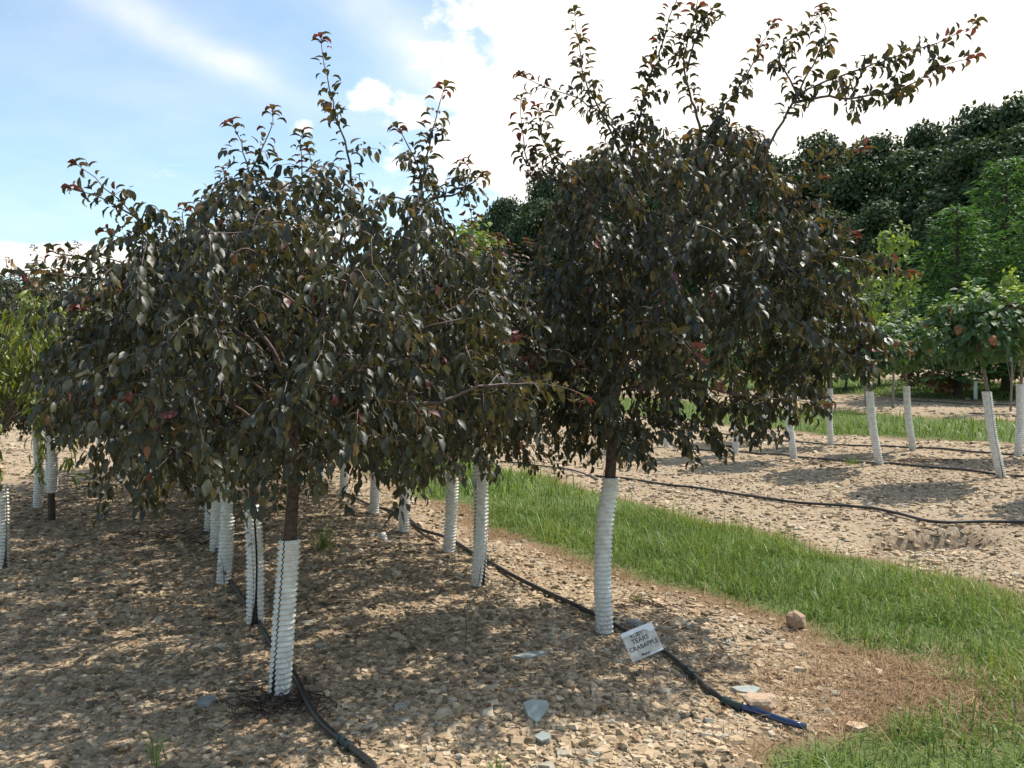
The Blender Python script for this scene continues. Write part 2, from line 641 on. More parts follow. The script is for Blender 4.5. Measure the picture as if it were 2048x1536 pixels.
# ------------------------------------------------------------------ shale chips (too many to count), and the largest stones one by one
def chip_field(n, ylo, yhi, size, spread=1.0, seed=0, heap=None):
    r = np.random.default_rng(100 + seed)
    y = np.sqrt(r.uniform(ylo ** 2, yhi ** 2, n))
    x = r.uniform(-.72, .72, n) * y * spread
    k = turf(x, y)
    ok = (k < .6) & (r.random(n) > k * 1.7)
    if heap:
        ok &= r.random(n) < np.exp(-((x - heap[0]) / heap[2]) ** 2 - ((y - heap[1]) / heap[3]) ** 2)
    x, y = x[ok], y[ok]
    n = len(x)
    patch = wob(x, y, 3.1, 8) + .6 * wob(x, y, 8.3, 9)
    keep = r.random(n) < np.clip(.86 + .28 * patch, .2, 1)
    x, y, patch = x[keep], y[keep], patch[keep]
    n = len(x)
    sz = size * np.exp(r.normal(-.25, .5, n))
    sz = np.minimum(sz, size * 2.4)
    base = np.array([[-1, -.75, 0], [.85, -1, 0], [1, .8, 0], [-.8, 1, 0], [-.8, -.55, 1], [.65, -.8, 1], [.75, .6, 1], [-.55, .8, 1]], float)
    V = base[None] * np.ones((n, 1, 1))
    V = V + r.normal(0, .22, (n, 8, 3)) * np.array([1, 1, .25])
    asp = r.uniform(.5, 1.0, n)
    th = r.uniform(.13, .42, n)
    V[:, :, 0] *= (sz * .5)[:, None]
    V[:, :, 1] *= (sz * asp * .5)[:, None]
    V[:, :, 2] *= (sz * th)[:, None]
    # tilt and spin
    ax, ay, az_ = r.normal(0, .17, n), r.normal(0, .17, n), r.uniform(0, 6.283, n)
    ca, sa, cb, sb, cc, sc_ = np.cos(ax), np.sin(ax), np.cos(ay), np.sin(ay), np.cos(az_), np.sin(az_)
    R = np.zeros((n, 3, 3))
    R[:, 0, 0], R[:, 0, 1], R[:, 0, 2] = cc * cb, cc * sb * sa - sc_ * ca, cc * sb * ca + sc_ * sa
    R[:, 1, 0], R[:, 1, 1], R[:, 1, 2] = sc_ * cb, sc_ * sb * sa + cc * ca, sc_ * sb * ca - cc * sa
    R[:, 2, 0], R[:, 2, 1], R[:, 2, 2] = -sb, cb * sa, cb * ca
    V = np.einsum('nij,nkj->nki', R, V)
    V[:, :, 0] += x[:, None]
    V[:, :, 1] += y[:, None]
    V[:, :, 2] += (height(x, y) - sz * th * .25)[:, None]
    fq = np.array([[4, 5, 6, 7], [0, 1, 5, 4], [1, 2, 6, 5], [2, 3, 7, 6], [3, 0, 4, 7]])
    Fc = (np.arange(n) * 8)[:, None, None] + fq[None]
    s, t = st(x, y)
    under = smooth(3.2, 1.8, s) * .12  # shade of the tree rows painted into the chip tint, darker beneath them
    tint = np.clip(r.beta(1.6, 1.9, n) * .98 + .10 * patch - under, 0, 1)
    if heap:
        tint = np.clip(tint * .7 + .32, 0, 1)
    return V.reshape(-1, 3), Fc.reshape(-1, 4), np.repeat(tint, 8)


ca_ = Acc()
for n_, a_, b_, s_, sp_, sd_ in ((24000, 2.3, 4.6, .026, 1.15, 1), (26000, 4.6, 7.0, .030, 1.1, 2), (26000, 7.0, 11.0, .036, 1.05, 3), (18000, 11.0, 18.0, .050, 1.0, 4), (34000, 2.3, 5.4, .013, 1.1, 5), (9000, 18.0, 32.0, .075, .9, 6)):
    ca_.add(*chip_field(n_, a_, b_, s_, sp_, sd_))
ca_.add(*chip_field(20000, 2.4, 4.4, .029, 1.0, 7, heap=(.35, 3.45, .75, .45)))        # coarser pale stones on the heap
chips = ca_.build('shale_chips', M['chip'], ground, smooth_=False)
chips['kind'] = 'stuff'


def rock_mesh(name, r, flat=.5, sub=2, rough=.16, mat=None, cuts=7):
    import bmesh
    bm = bmesh.new()
    bmesh.ops.create_icosphere(bm, subdivisions=sub, radius=1.0)
    planes = []
    for _ in range(cuts):
        d = r.normal(size=3)
        d /= np.linalg.norm(d)
        planes.append((d, r.uniform(.55, .85)))
    for v in bm.verts:
        c = np.array(v.co)
        for d, k in planes:
            q = c @ d
            if q > k:
                c = c - d * (q - k)
        c = c * (1 + rough * r.normal() * .35)
        v.co = Vector((c[0], c[1], c[2] * flat))
    me = bpy.data.meshes.new(name)
    bm.to_mesh(me)
    bm.free()
    for p in me.polygons:
        p.use_smooth = False
    if mat:
        me.materials.append(mat)
    return me


rs = np.random.default_rng(77)
stone_meshes = [rock_mesh('stone', rs, rs.uniform(.22, .55), 1 if k % 2 else 2, .1, M['stone'], 9) for k in range(10)]
ns = 0
while ns < 290:
    y = math.sqrt(rs.uniform(2.6 ** 2, 7.6 ** 2))
    x = rs.uniform(-.66, .66) * y
    if float(turf(np.array(x), np.array(y))) > .2:
        continue
    o = bpy.data.objects.new('stone', stone_meshes[rs.integers(10)])
    COL.objects.link(o)
    o.parent = ground
    L = float(np.clip(.020 * math.exp(rs.normal(0, .42)), .013, .052))
    o.scale = (L, L * rs.uniform(.55, .95), L * rs.uniform(.7, 1.0))
    o.rotation_euler = (rs.normal(0, .22), rs.normal(0, .22), rs.uniform(0, 6.28))
    o.location = (x, y, hz(x, y) + L * .10)
    ns += 1


def rock_thing(px, py, L, W, Hh, mat, label, rot, seed, flat=1.0, cat='rock', name='rock'):
    r = np.random.default_rng(seed)
    g = ground_from_px(px, py)
    o = link(name, rock_mesh(name, r, 1.0, 3, .10, mat, 12))
    o.scale = (L / 2, W / 2, Hh / 2)
    o.rotation_euler = (0.06, -0.05, rot)
    o.location = (g[0], g[1], g[2] + Hh * .34)
    tag(o, label, cat)
    return o


rock_thing(1592, 1256, .155, .12, .14, M['rock_tan'], 'rounded tan rock sitting at the edge of the green grass strip', .5, 3)
rock_thing(1518, 1424, .17, .12, .12, M['rock_pale'], 'pale orange rock lying against the blue end of the irrigation pipe', .2, 8)


def slab(px, py, outline, thick, mat, label, rot, tilt=(0, 0), name='slate_slab', cat='stone'):
    g = ground_from_px(px, py)
    a = Acc()
    o2 = np.array(outline, float)
    n = len(o2)
    r = np.random.default_rng(int(px))
    top = np.c_[o2 * .95, np.full(n, thick) + r.normal(0, thick * .12, n)]
    bot = np.c_[o2, np.full(n, -thick * .3)]
    V = np.vstack([bot, top, [[o2[:, 0].mean(), o2[:, 1].mean(), thick * 1.06]]])
    a.add(V, np.array([[i, (i + 1) % n, n + (i + 1) % n, n + i] for i in range(n)]), .5)
    a.f.append(np.array([[n + i, n + (i + 1) % n, 2 * n] for i in range(n)]))
    a.f.append(np.array([list(range(n))[::-1]]))
    o = a.build(name, mat, smooth_=False)
    o.location = (g[0], g[1], g[2] + .008)
    o.rotation_euler = (tilt[0], tilt[1], rot)
    tag(o, label, cat)
    return o


slab(1070, 1432, [(-.055, .045), (-.02, .06), (.055, .055), (.062, .03), (.01, -.06), (-.03, -.03)], .022, M['rock_slate'], 'broad grey-green slate slab with pointed corner on the gravel heap', 0.0, (.55, .05))
slab(1493, 1388, [(-.075, .02), (-.03, .045), (.05, .04), (.075, .01), (.03, -.035), (-.04, -.02)], .016, M['rock_slate'], 'flat pale grey slate behind the pale orange rock', .05, (.12, 0))
slab(1058, 1318, [(-.09, -.015), (-.02, .02), (.075, .045), (.1, .035), (.04, -.005), (-.03, -.03)], .015, M['rock_slate'], 'long thin grey-green slate on the crest of the gravel heap', .1, (.15, .05))
slab(412, 1410, [(-.045, .0), (-.02, .03), (.03, .035), (.045, .01), (.015, -.035), (-.02, -.03)], .016, M['rock_grey'], 'blue-grey slate chip in the shade left of the slit trunk guard', .2, (.2, 0))
slab(1268, 1252, [(-.05, -.01), (-.02, .035), (.04, .03), (.055, -.005), (.02, -.03)], .022, M['rock_grey'], 'grey stone between the plant sign and the corrugated guard', .0, (.1, 0))
slab(1712, 1460, [(-.05, .0), (-.02, .03), (.045, .02), (.055, -.01), (.0, -.03)], .016, M['rock_pale'], 'whitish flat stone by the corner of the headland turf', .0, (.1, 0))
slab(1086, 1484, [(-.035, -.012), (-.012, .026), (.028, .024), (.034, -.008), (.006, -.026)], .016, M['rock_slate'], 'small grey-green slate piece just below the broad slate slab', -.4, (.4, 0))


# ------------------------------------------------------------------ leaves
def leaf_template(width, curl, fold, rows=(.0, .22, .5, .78, 1.0), hw=(.0, .40, .5, .30, .0), wav=0.0):
    """unit-length leaf along +y, face up +z; tip bends towards -z"""
    n = len(rows)
    ang = np.array([curl * (q - .15) for q in rows])
    yy, zz = [0.0], [0.0]
    for i in range(1, n):
        d = rows[i] - rows[i - 1]
        a = .5 * (ang[i] + ang[i - 1])
        yy.append(yy[-1] + d * math.cos(a))
        zz.append(zz[-1] - d * math.sin(a))
    V = [(0, yy[0], zz[0])]
    for i in range(1, n - 1):
        w = hw[i] * width
        e = fold * w + wav * (-1) ** i * w
        up = (math.sin(ang[i]), math.cos(ang[i]))
        V += [(-w, yy[i] + e * up[0], zz[i] + e * up[1]), (0, yy[i], zz[i]), (w, yy[i] + e * up[0] * 1.1, zz[i] + (e - 2 * wav * w * (-1) ** i) * up[1])]
    V.append((0, yy[-1], zz[-1]))
    Fc = [(0, 2, 1), (0, 3, 2)]
    for i in range(n - 3):
        a = 1 + 3 * i
        b = a + 3
        for p, q in ((0, 1), (1, 2)):
            Fc += [(a + p, a + q, b + q), (a + p, b + q, b + p)]
    a = 1 + 3 * (n - 3)
    tip = len(V) - 1
    Fc += [(a, a + 1, tip), (a + 1, a + 2, tip)]
    return np.array(V), np.array(Fc)


CRAB_T = [leaf_template(.48, .6, .4), leaf_template(.44, 1.3, .5, wav=.12), leaf_template(.46, 2.1, .6), leaf_template(.52, .25, .25, wav=.18)]
CRAB_LOW = [leaf_template(.56, .5, .3, (.0, .3, .7, 1.0), (.0, .46, .42, .0)), leaf_template(.5, 1.4, .5, (.0, .3, .7, 1.0), (.0, .46, .40, .0))]


def frames(axis, nrm):
    axis = axis / (np.linalg.norm(axis, axis=1, keepdims=True) + 1e-9)
    side = np.cross(axis, nrm)
    side /= np.linalg.norm(side, axis=1, keepdims=True) + 1e-9
    nrm = np.cross(side, axis)
    return side, axis, nrm


def scatter(acc, templates, pos, axis, nrm, size, tint, kind):
    side, axis, nrm = frames(axis, nrm)
    for k, (V, Fc) in enumerate(templates):
        w = np.where(kind == k)[0]
        if not len(w):
            continue
        R = np.stack([side[w], axis[w], nrm[w]], 1) * size[w][:, None, None]
        X = np.einsum('vk,nkj->nvj', V, R) + pos[w][:, None]
        nf = (np.arange(len(w)) * len(V))[:, None, None] + Fc[None]
        acc.add(X.reshape(-1, 3), nf.reshape(-1, 3), np.repeat(tint[w], len(V)))


class Leaves:
    def __init__(self):
        self.rows = []

    def put(self, pos, axis, nrm, size, tint, kind, pri=0.0):
        self.rows.append(np.concatenate([pos, axis, nrm, [size, tint, kind, pri]]))

    def arr(self):
        return np.array(self.rows)


def leaf_along(LV, pts, r, spacing, size, mode, start=.15, nmax=3, redtip=.0, rust=.15):
    """leaves along a branch polyline. mode 'hang' or 'shoot'"""
    seg = np.linalg.norm(np.diff(pts, axis=0), axis=1)
    cum = np.concatenate([[0], np.cumsum(seg)])
    L = cum[-1]
    d = L * start + r.uniform(0, spacing)
    phi = r.uniform(0, 6.28)
    while d < L:
        f = d / L
        i = min(np.searchsorted(cum, d) - 1, len(pts) - 2)
        p = pts[i] + (pts[i + 1] - pts[i]) * ((d - cum[i]) / (seg[i] + 1e-9))
        tg = (pts[i + 1] - pts[i]) / (seg[i] + 1e-9)
        k = 1 + (r.integers(nmax) if (f < .85 or mode == 'hang') else 0)
        for _ in range(k):
            phi += 2.4 + r.normal(0, .35)
            ref = np.array([0, 0, 1.0]) if abs(tg[2]) < .8 else np.array([1.0, 0, 0])
            a = np.cross(tg, ref)
            a /= np.linalg.norm(a) + 1e-9
            b = np.cross(tg, a)
            rad = a * math.cos(phi) + b * math.sin(phi)
            sz = size * r.uniform(.62, 1.12)
            if mode == 'hang':
                ax = rad * .75 + tg * .3 + np.array([0, 0, -1.0]) * r.uniform(.35, 1.5)
                nr = np.array([0, 0, 1.0]) * r.uniform(.2, 1) + rad * .7 + r.normal(0, .35, 3)
                kind = r.choice(4, p=[.42, .22, .10, .26])
                red = r.random() < .003
            else:
                sz *= (1.0 - .35 * max(0, f - .6) / .4)
                ax = rad * .8 + tg * r.uniform(.25, .75) + np.array([0, 0, -.25])
                nr = tg * .9 + rad * -.3 + np.array([0, 0, .5]) + r.normal(0, .2, 3)
                kind = r.choice(4, p=[.18, .37, .40, .05])
                red = r.random() < redtip * max(0, f - .6) / .4 * 1.6
            tint = r.beta(1.5, 2.6) * .78
            if r.random() < rust:
                tint = r.uniform(.62, .94)
            if red:
                tint = r.uniform(.95, 1)
            pet = .012 + .012 * r.random()
            out = p + (rad + tg * .3) * pet + r.normal(0, .006, 3)
            LV.put(out, ax, nr, sz, tint, kind, (3.0 if mode == 'shoot' else 0.0) + f * .5)
        d += spacing * r.uniform(.6, 1.4)


def resample(pts, m):
    seg = np.linalg.norm(np.diff(pts, axis=0), axis=1)
    cum = np.concatenate([[0], np.cumsum(seg)])
    q = np.linspace(0, cum[-1], m)
    return np.stack([np.interp(q, cum, pts[:, k]) for k in range(3)], 1)


def grow(nodes, target, r, TW, LV, spacing, size, droop, rust, sides=4, nmax=3):
    d = nodes - target
    dist = np.linalg.norm(d * np.array([1, 1, 1.25]), axis=1) + .25 * np.maximum(0, d[:, 2])
    i = int(np.argmin(dist))
    p0 = nodes[i]
    L = np.linalg.norm(target - p0)
    if L < .07:
        return nodes
    out = target - p0
    out[2] = 0
    out /= np.linalg.norm(out) + 1e-6
    ctrl = (p0 + target) * .5 + np.array([0, 0, .18 * L + .03]) + r.normal(0, .03, 3)
    tail = target + out * droop * .7 + np.array([0, 0, -droop * r.uniform(.5, 1.3)]) + r.normal(0, .04, 3)
    tt = np.linspace(0, 1, 6)[:, None]
    path = (1 - tt) ** 2 * p0 + 2 * tt * (1 - tt) * ctrl + tt ** 2 * target
    path = np.vstack([path, .5 * (target + tail) + np.array([0, 0, .02]), tail])
    tube(TW, path, np.linspace(.0042 + .003 * min(L, 1), .0013, len(path)), sides, cap=False)
    leaf_along(LV, path, r, spacing, size, 'hang', .12, nmax, rust=rust)
    return np.vstack([nodes, resample(path[:6], 6)[1:]])


def crown_targets(profile, cy, n, r, depth=1.0):
    """profile: rows (z, xmin, xmax); every level is an ellipse, so the crown is round from all sides"""
    pr = np.array(sorted(profile))
    out = []
    while len(out) < n:
        z = r.uniform(pr[0, 0], pr[-1, 0])
        a, b = np.interp(z, pr[:, 0], pr[:, 1]), np.interp(z, pr[:, 0], pr[:, 2])
        c, w = (a + b) / 2, (b - a) / 2
        wmax = (pr[:, 2] - pr[:, 1]).max() / 2
        if r.random() > (w / wmax) ** 2 + .1:
            continue
        q = math.sqrt(r.random()) if r.random() < .35 else r.uniform(.62, 1.0)
        th = r.uniform(0, 6.283)
        out.append((c + w * q * math.cos(th), cy + min(w, 1.25) * depth * q * math.sin(th), z))
    return np.array(out)


def finish_tree(name, base, label, group, trunk_acc, limbs, TW, LV, leafmat, templates, cat='tree', n_single=0, sides_limb=6, camera=True, barkmat='bark', twigmat='twig'):
    root = empty(name, base, label, cat, group)
    trunk_acc.build('trunk', M[barkmat], root, origin=base)
    for lp, lr in limbs:
        a = Acc()
        tube(a, lp, lr, sides_limb, cap=False)
        a.build('branch', M[twigmat], root, origin=base)
    if TW is not None and TW.n:
        TW.build('twigs', M[twigmat], root, origin=base)['kind'] = 'stuff'
    A = LV.arr()
    pos, ax, nr, sz, ti, kd, pri = A[:, 0:3], A[:, 3:6], A[:, 6:9], A[:, 9], A[:, 10], A[:, 11].astype(int), A[:, 12]
    single = np.zeros(len(A), bool)
    if n_single:
        eye = np.array([0, 0, EYE])
        score = pri * .55 - np.linalg.norm(pos - eye, axis=1) + 12 * (sz - .05)
        single[np.argsort(-score)[:n_single]] = True
    acc = Acc()
    w = ~single
    scatter(acc, templates, pos[w], ax[w], nr[w], sz[w], ti[w], np.minimum(kd[w], len(templates) - 1))
    fo = acc.build('foliage', leafmat, root, origin=base)
    fo['kind'] = 'stuff'
    if n_single:
        cache = {}
        side, ax2, nr2 = frames(ax, nr)
        for i in np.where(single)[0]:
            tb = int(min(ti[i] * 14, 13))
            key = (int(kd[i]), tb)
            if key not in cache:
                a = Acc()
                V, Fc = templates[key[0]]
                a.add(V, Fc, (tb + .5) / 14)
                cache[key] = a.mesh('leaf')
                cache[key].materials.append(leafmat)
            o = bpy.data.objects.new('leaf', cache[key])
            COL.objects.link(o)
            o.parent = root
            m = Matrix((side[i] * sz[i], ax2[i] * sz[i], nr2[i] * sz[i])).transposed().to_4x4()
            m.translation = Vector(pos[i] - np.asarray(base))
            o.matrix_local = m
    return root


def px_limb(ctrl, step=.05):
    return spline([P(*c) for c in ctrl], step)


# ------------------------------------------------------------------ corrugated trunk guards
def guard(axis, label, seam=None, gap0=.012, gap1=.05, r=.050, pitch=.0265, near=True, group='corrugated trunk guards', name='trunk_guard'):
    """split corrugated pipe round a trunk; axis = centre line bottom to top"""
    pts = spline(axis, .05)
    base = pts[0].copy()
    seg = np.linalg.norm(np.diff(pts, axis=0), axis=1)
    cum = np.concatenate([[0], np.cumsum(seg)])
    L = cum[-1]
    rings = max(8, int(round(L / pitch)))
    per = 6 if near else 4
    n = rings * per + 1
    q = np.linspace(0, L, n)
    C = np.stack([np.interp(q, cum, pts[:, k]) for k in range(3)], 1)
    ph = np.arange(n) / per
    prof = r + .0055 * np.clip(np.sin(ph * 2 * np.pi - np.pi / 2) * 1.5, -1, 1)
    sides = 30 if near else 14
    f = q / L
    if seam is None:
        gap = np.full(n, .0)
        seam = 1.57
        gap = np.full(n, .10)
    else:
        gap = (gap0 + (gap1 - gap0) * np.clip((.28 - f) / .28, 0, 1) ** 1.5) / r
    u = np.linspace(0, 1, sides)
    sw = seam + .25 * np.sin(f * 2.0)
    th = sw[:, None] + gap[:, None] / 2 + u[None] * (2 * np.pi - gap[:, None])
    rr = prof[:, None] * (1 + .05 * (u[None] - .5) * (1 if near else .5))
    V = np.stack([C[:, 0:1] + rr * np.cos(th), C[:, 1:2] + rr * np.sin(th), np.broadcast_to(C[:, 2:3], th.shape)], -1)
    i, j = np.meshgrid(np.arange(n - 1), np.arange(sides - 1), indexing='ij')
    qd = np.stack([i * sides + j, i * sides + j + 1, (i + 1) * sides + j + 1, (i + 1) * sides + j], -1).reshape(-1, 4)
    a = Acc()
    a.add(V, qd)
    o = a.build(name, M['guard'], origin=base)
    o.location = base
    if near:
        md = o.modifiers.new('wall', 'SOLIDIFY')
        md.thickness = .003
        md.offset = -1
    tag(o, label, 'trunk guard', group)
    return o


def base_at(px, py):
    return ground_from_px(px, py)


# ------------------------------------------------------------------ the two big crabapples
def hero(name, label, trunk_ctrl, limbs_ctrl, profile, cy, ntarg, seed, trunk_r, extra=(), depth=1.0, thin=None, lsz=.057):
    r = np.random.default_rng(seed)
    tp = spline(trunk_ctrl, .05)
    base = tp[0].copy()
    tp[0, 2] -= .03
    ta = Acc()
    tube(ta, tp, np.linspace(trunk_r * 1.15, trunk_r * .8, len(tp)), 10)
    LV, TW = Leaves(), Acc()
    limbs, nodes = [], [tp[int(len(tp) * .8):]]
    for r0, ctrl, leafy in limbs_ctrl:
        pth = px_limb(ctrl)
        pth = pth + np.c_[r.normal(0, .004, (len(pth), 3))]
        limbs.append((pth, np.linspace(r0, .0016, len(pth))))
        nodes.append(pth if leafy is None else pth[:max(2, int(len(pth) * leafy))])
        if leafy is not None:
            cut = pth[int(len(pth) * leafy):]
            leaf_along(LV, cut, r, .024, lsz * 1.25, 'shoot', 0, 3, redtip=.4, rust=.24)
            tg = cut[-1] - cut[-3]
            tg = tg / (np.linalg.norm(tg) + 1e-9)
            for k in range(6):
                a_ = np.array([math.cos(k * 2.4), .6 * math.sin(k * 2.4), .0]) + tg * .6
                LV.put(cut[-1] - tg * .008 * k, a_, tg + np.array([0, 0, .5]) - a_ * .2, r.uniform(.04, .068), r.uniform(.955, 1) if r.random() < .4 else r.uniform(.3, .8), 1 + k % 2, 4.0)
            # short spurs with bunched leaves on the lower half of the shoot
            for k in range(2, max(3, int(len(cut) * .72)), 2):
                tip = cut[k] + r.normal(0, .055, 3) + np.array([0, 0, -.01])
                sp = np.array([cut[k], (cut[k] + tip) / 2 + np.array([0, 0, .012]), tip])
                tube(TW, sp, [.002, .0016, .001], 3, cap=False)
                leaf_along(LV, sp, r, .018, .058, 'hang', .2, 3, rust=.3)
        else:
            leaf_along(LV, pth, r, .05, .05, 'hang', .5, 2, rust=.1)
    nodes = np.vstack(nodes)
    T = crown_targets(profile, cy, ntarg, r, depth)
    if thin is not None:
        T = T[~thin(T)]
    if len(extra):
        T = np.vstack([T, np.array(extra)])
    d = np.array([np.linalg.norm(nodes - t, axis=1).min() for t in T])
    for t in T[np.argsort(d)]:
        top = smooth(1.9, 2.9, t[2])
        nodes = grow(nodes, t, r, TW, LV, .020, lsz, .12 + .08 * r.random(), .05 + .25 * float(top))
    return finish_tree(name, base, label, 'crabapple trees in the two front rows', ta, limbs, TW, LV, M['crab'], CRAB_T, n_single=295)


def prof_px(rows, Y):
    return [(EYE - (py - HOR) / F * Y, (a - 1024) / F * Y, (b - 1024) / F * Y) for py, a, b in rows]


bL = base_at(560, 1388)
YL = bL[1]
dz = 0.0
limbsL = [
    (.020, [(586, 985, YL), (592, 880, YL), (610, 760, YL + .05), (645, 620, YL + .05), (665, 540, YL + .05), (695, 420, YL), (702, 330, YL), (672, 230, YL - .05), (650, 130, YL - .05), (640, 72, YL - .05)], .62),
    (.014, [(600, 830, YL), (560, 700, YL - .1), (520, 570, YL - .15), (485, 450, YL - .15), (500, 350, YL - .2), (530, 290, YL - .2), (547, 218, YL - .2)], .55),
    (.008, [(512, 540, YL - .2), (520, 420, YL - .25), (495, 330, YL - .28), (464, 240, YL - .3)], .35),
    (.007, [(600, 560, YL - .1), (600, 450, YL - .15), (604, 360, YL - .18), (602, 262, YL - .2)], .35),
    (.006, [(655, 470, YL), (640, 400, YL), (625, 330, YL), (612, 290, YL)], .2),
    (.014, [(640, 640, YL), (720, 620, YL - .1), (790, 520, YL - .1), (838, 410, YL - .1), (850, 320, YL - .1), (872, 240, YL - .1), (892, 168, YL - .1)], .5),
    (.007, [(838, 410, YL - .1), (838, 340, YL - .15), (815, 290, YL - .2), (793, 252, YL - .2)], .25),
    (.009, [(760, 560, YL), (850, 400, YL + .1), (905, 370, YL + .1), (938, 400, YL + .1), (942, 450, YL + .1)], .4),
    (.008, [(850, 400, YL + .1), (920, 385, YL + .2), (940, 340, YL + .2), (925, 320, YL + .2)], .4),
    (.006, [(905, 380, YL + .1), (945, 365, YL + .1), (968, 345, YL + .1)], .3),
    (.014, [(590, 800, YL), (520, 660, YL - .05), (420, 560, YL), (330, 500, YL), (270, 430, YL), (210, 375, YL), (150, 325, YL)], .5),
    (.006, [(280, 440, YL), (235, 415, YL), (190, 390, YL - .05), (135, 376, YL - .05)], .15),
    (.006, [(330, 500, YL), (290, 500, YL), (250, 480, YL), (205, 460, YL)], .3),
    (.007, [(420, 560, YL + .1), (370, 500, YL + .2), (365, 450, YL + .2), (370, 410, YL + .2)], .4),
    (.006, [(400, 520, YL + .1), (410, 450, YL + .2), (415, 410, YL + .2), (425, 380, YL + .2)], .3),
    (.012, [(588, 860, YL - .05), (520, 700, YL - .4), (440, 645, YL - .7), (380, 640, YL - .8), (320, 605, YL - .85), (265, 580, YL - .85), (200, 590, YL - .8), (150, 615, YL - .8)], .8),
    (.008, [(320, 605, YL - .5), (250, 560, YL - .5), (170, 515, YL - .5), (115, 510, YL - .5), (105, 495, YL - .5)], .35),
    (.007, [(230, 560, YL - .5), (150, 555, YL - .6), (80, 540, YL - .6), (15, 540, YL - .6)], .4),
    (.007, [(330, 560, YL - .1), (280, 540, YL - .1), (230, 520, YL - .1), (185, 508, YL - .1)], .4),
    (.013, [(588, 900, YL - .05), (570, 860, YL - .5), (640, 812, YL - .85), (720, 790, YL - .9), (790, 802, YL - .9), (860, 822, YL - .95)], .9),
    (.008, [(800, 805, YL - .9), (880, 805, YL - .85), (940, 780, YL - .8), (1010, 768, YL - .7), (1130, 775, YL - .6), (1180, 800, YL - .6)], .55),
    (.012, [(588, 880, YL), (480, 820, YL - .3), (380, 760, YL - .6), (280, 760, YL - .7), (200, 800, YL - .7)], .8),
    (.012, [(590, 850, YL), (700, 740, YL - .5), (840, 660, YL - .7), (960, 640, YL - .6), (1030, 680, YL - .5)], .8),
    (.012, [(592, 870, YL), (640, 760, YL + .5), (700, 640, YL + .8), (760, 600, YL + 1.0)], None),
    (.012, [(592, 870, YL), (520, 760, YL + .5), (430, 660, YL + .8), (360, 640, YL + 1.0)], None),
    (.011, [(590, 900, YL), (560, 820, YL - .5), (480, 750, YL - .9), (400, 790, YL - 1.1), (330, 860, YL - 1.15)], .8),
]
profL = prof_px([(395, 500, 900), (450, 400, 960), (520, 300, 1000), (600, 220, 1030), (700, 190, 1050), (790, 200, 1060), (860, 260, 1030), (905, 330, 940), (938, 410, 760)], YL)
hero('crabapple_tree', 'broad dark-leaved crabapple over the white guard with a gaping slit', [bL, P(572, 1200, YL), P(580, 1078, YL), P(586, 985, YL), P(590, 900, YL)], limbsL, profL, YL - .16, 640, 21, .034, depth=1.08)
guard([bL + [0.0, 0, .0], P(568, 1240, YL), P(580, 1078, YL)], 'leaning white corrugated guard, its slit gaping at the foot over brown twigs', seam=math.radians(-122), gap0=.007, gap1=.030)

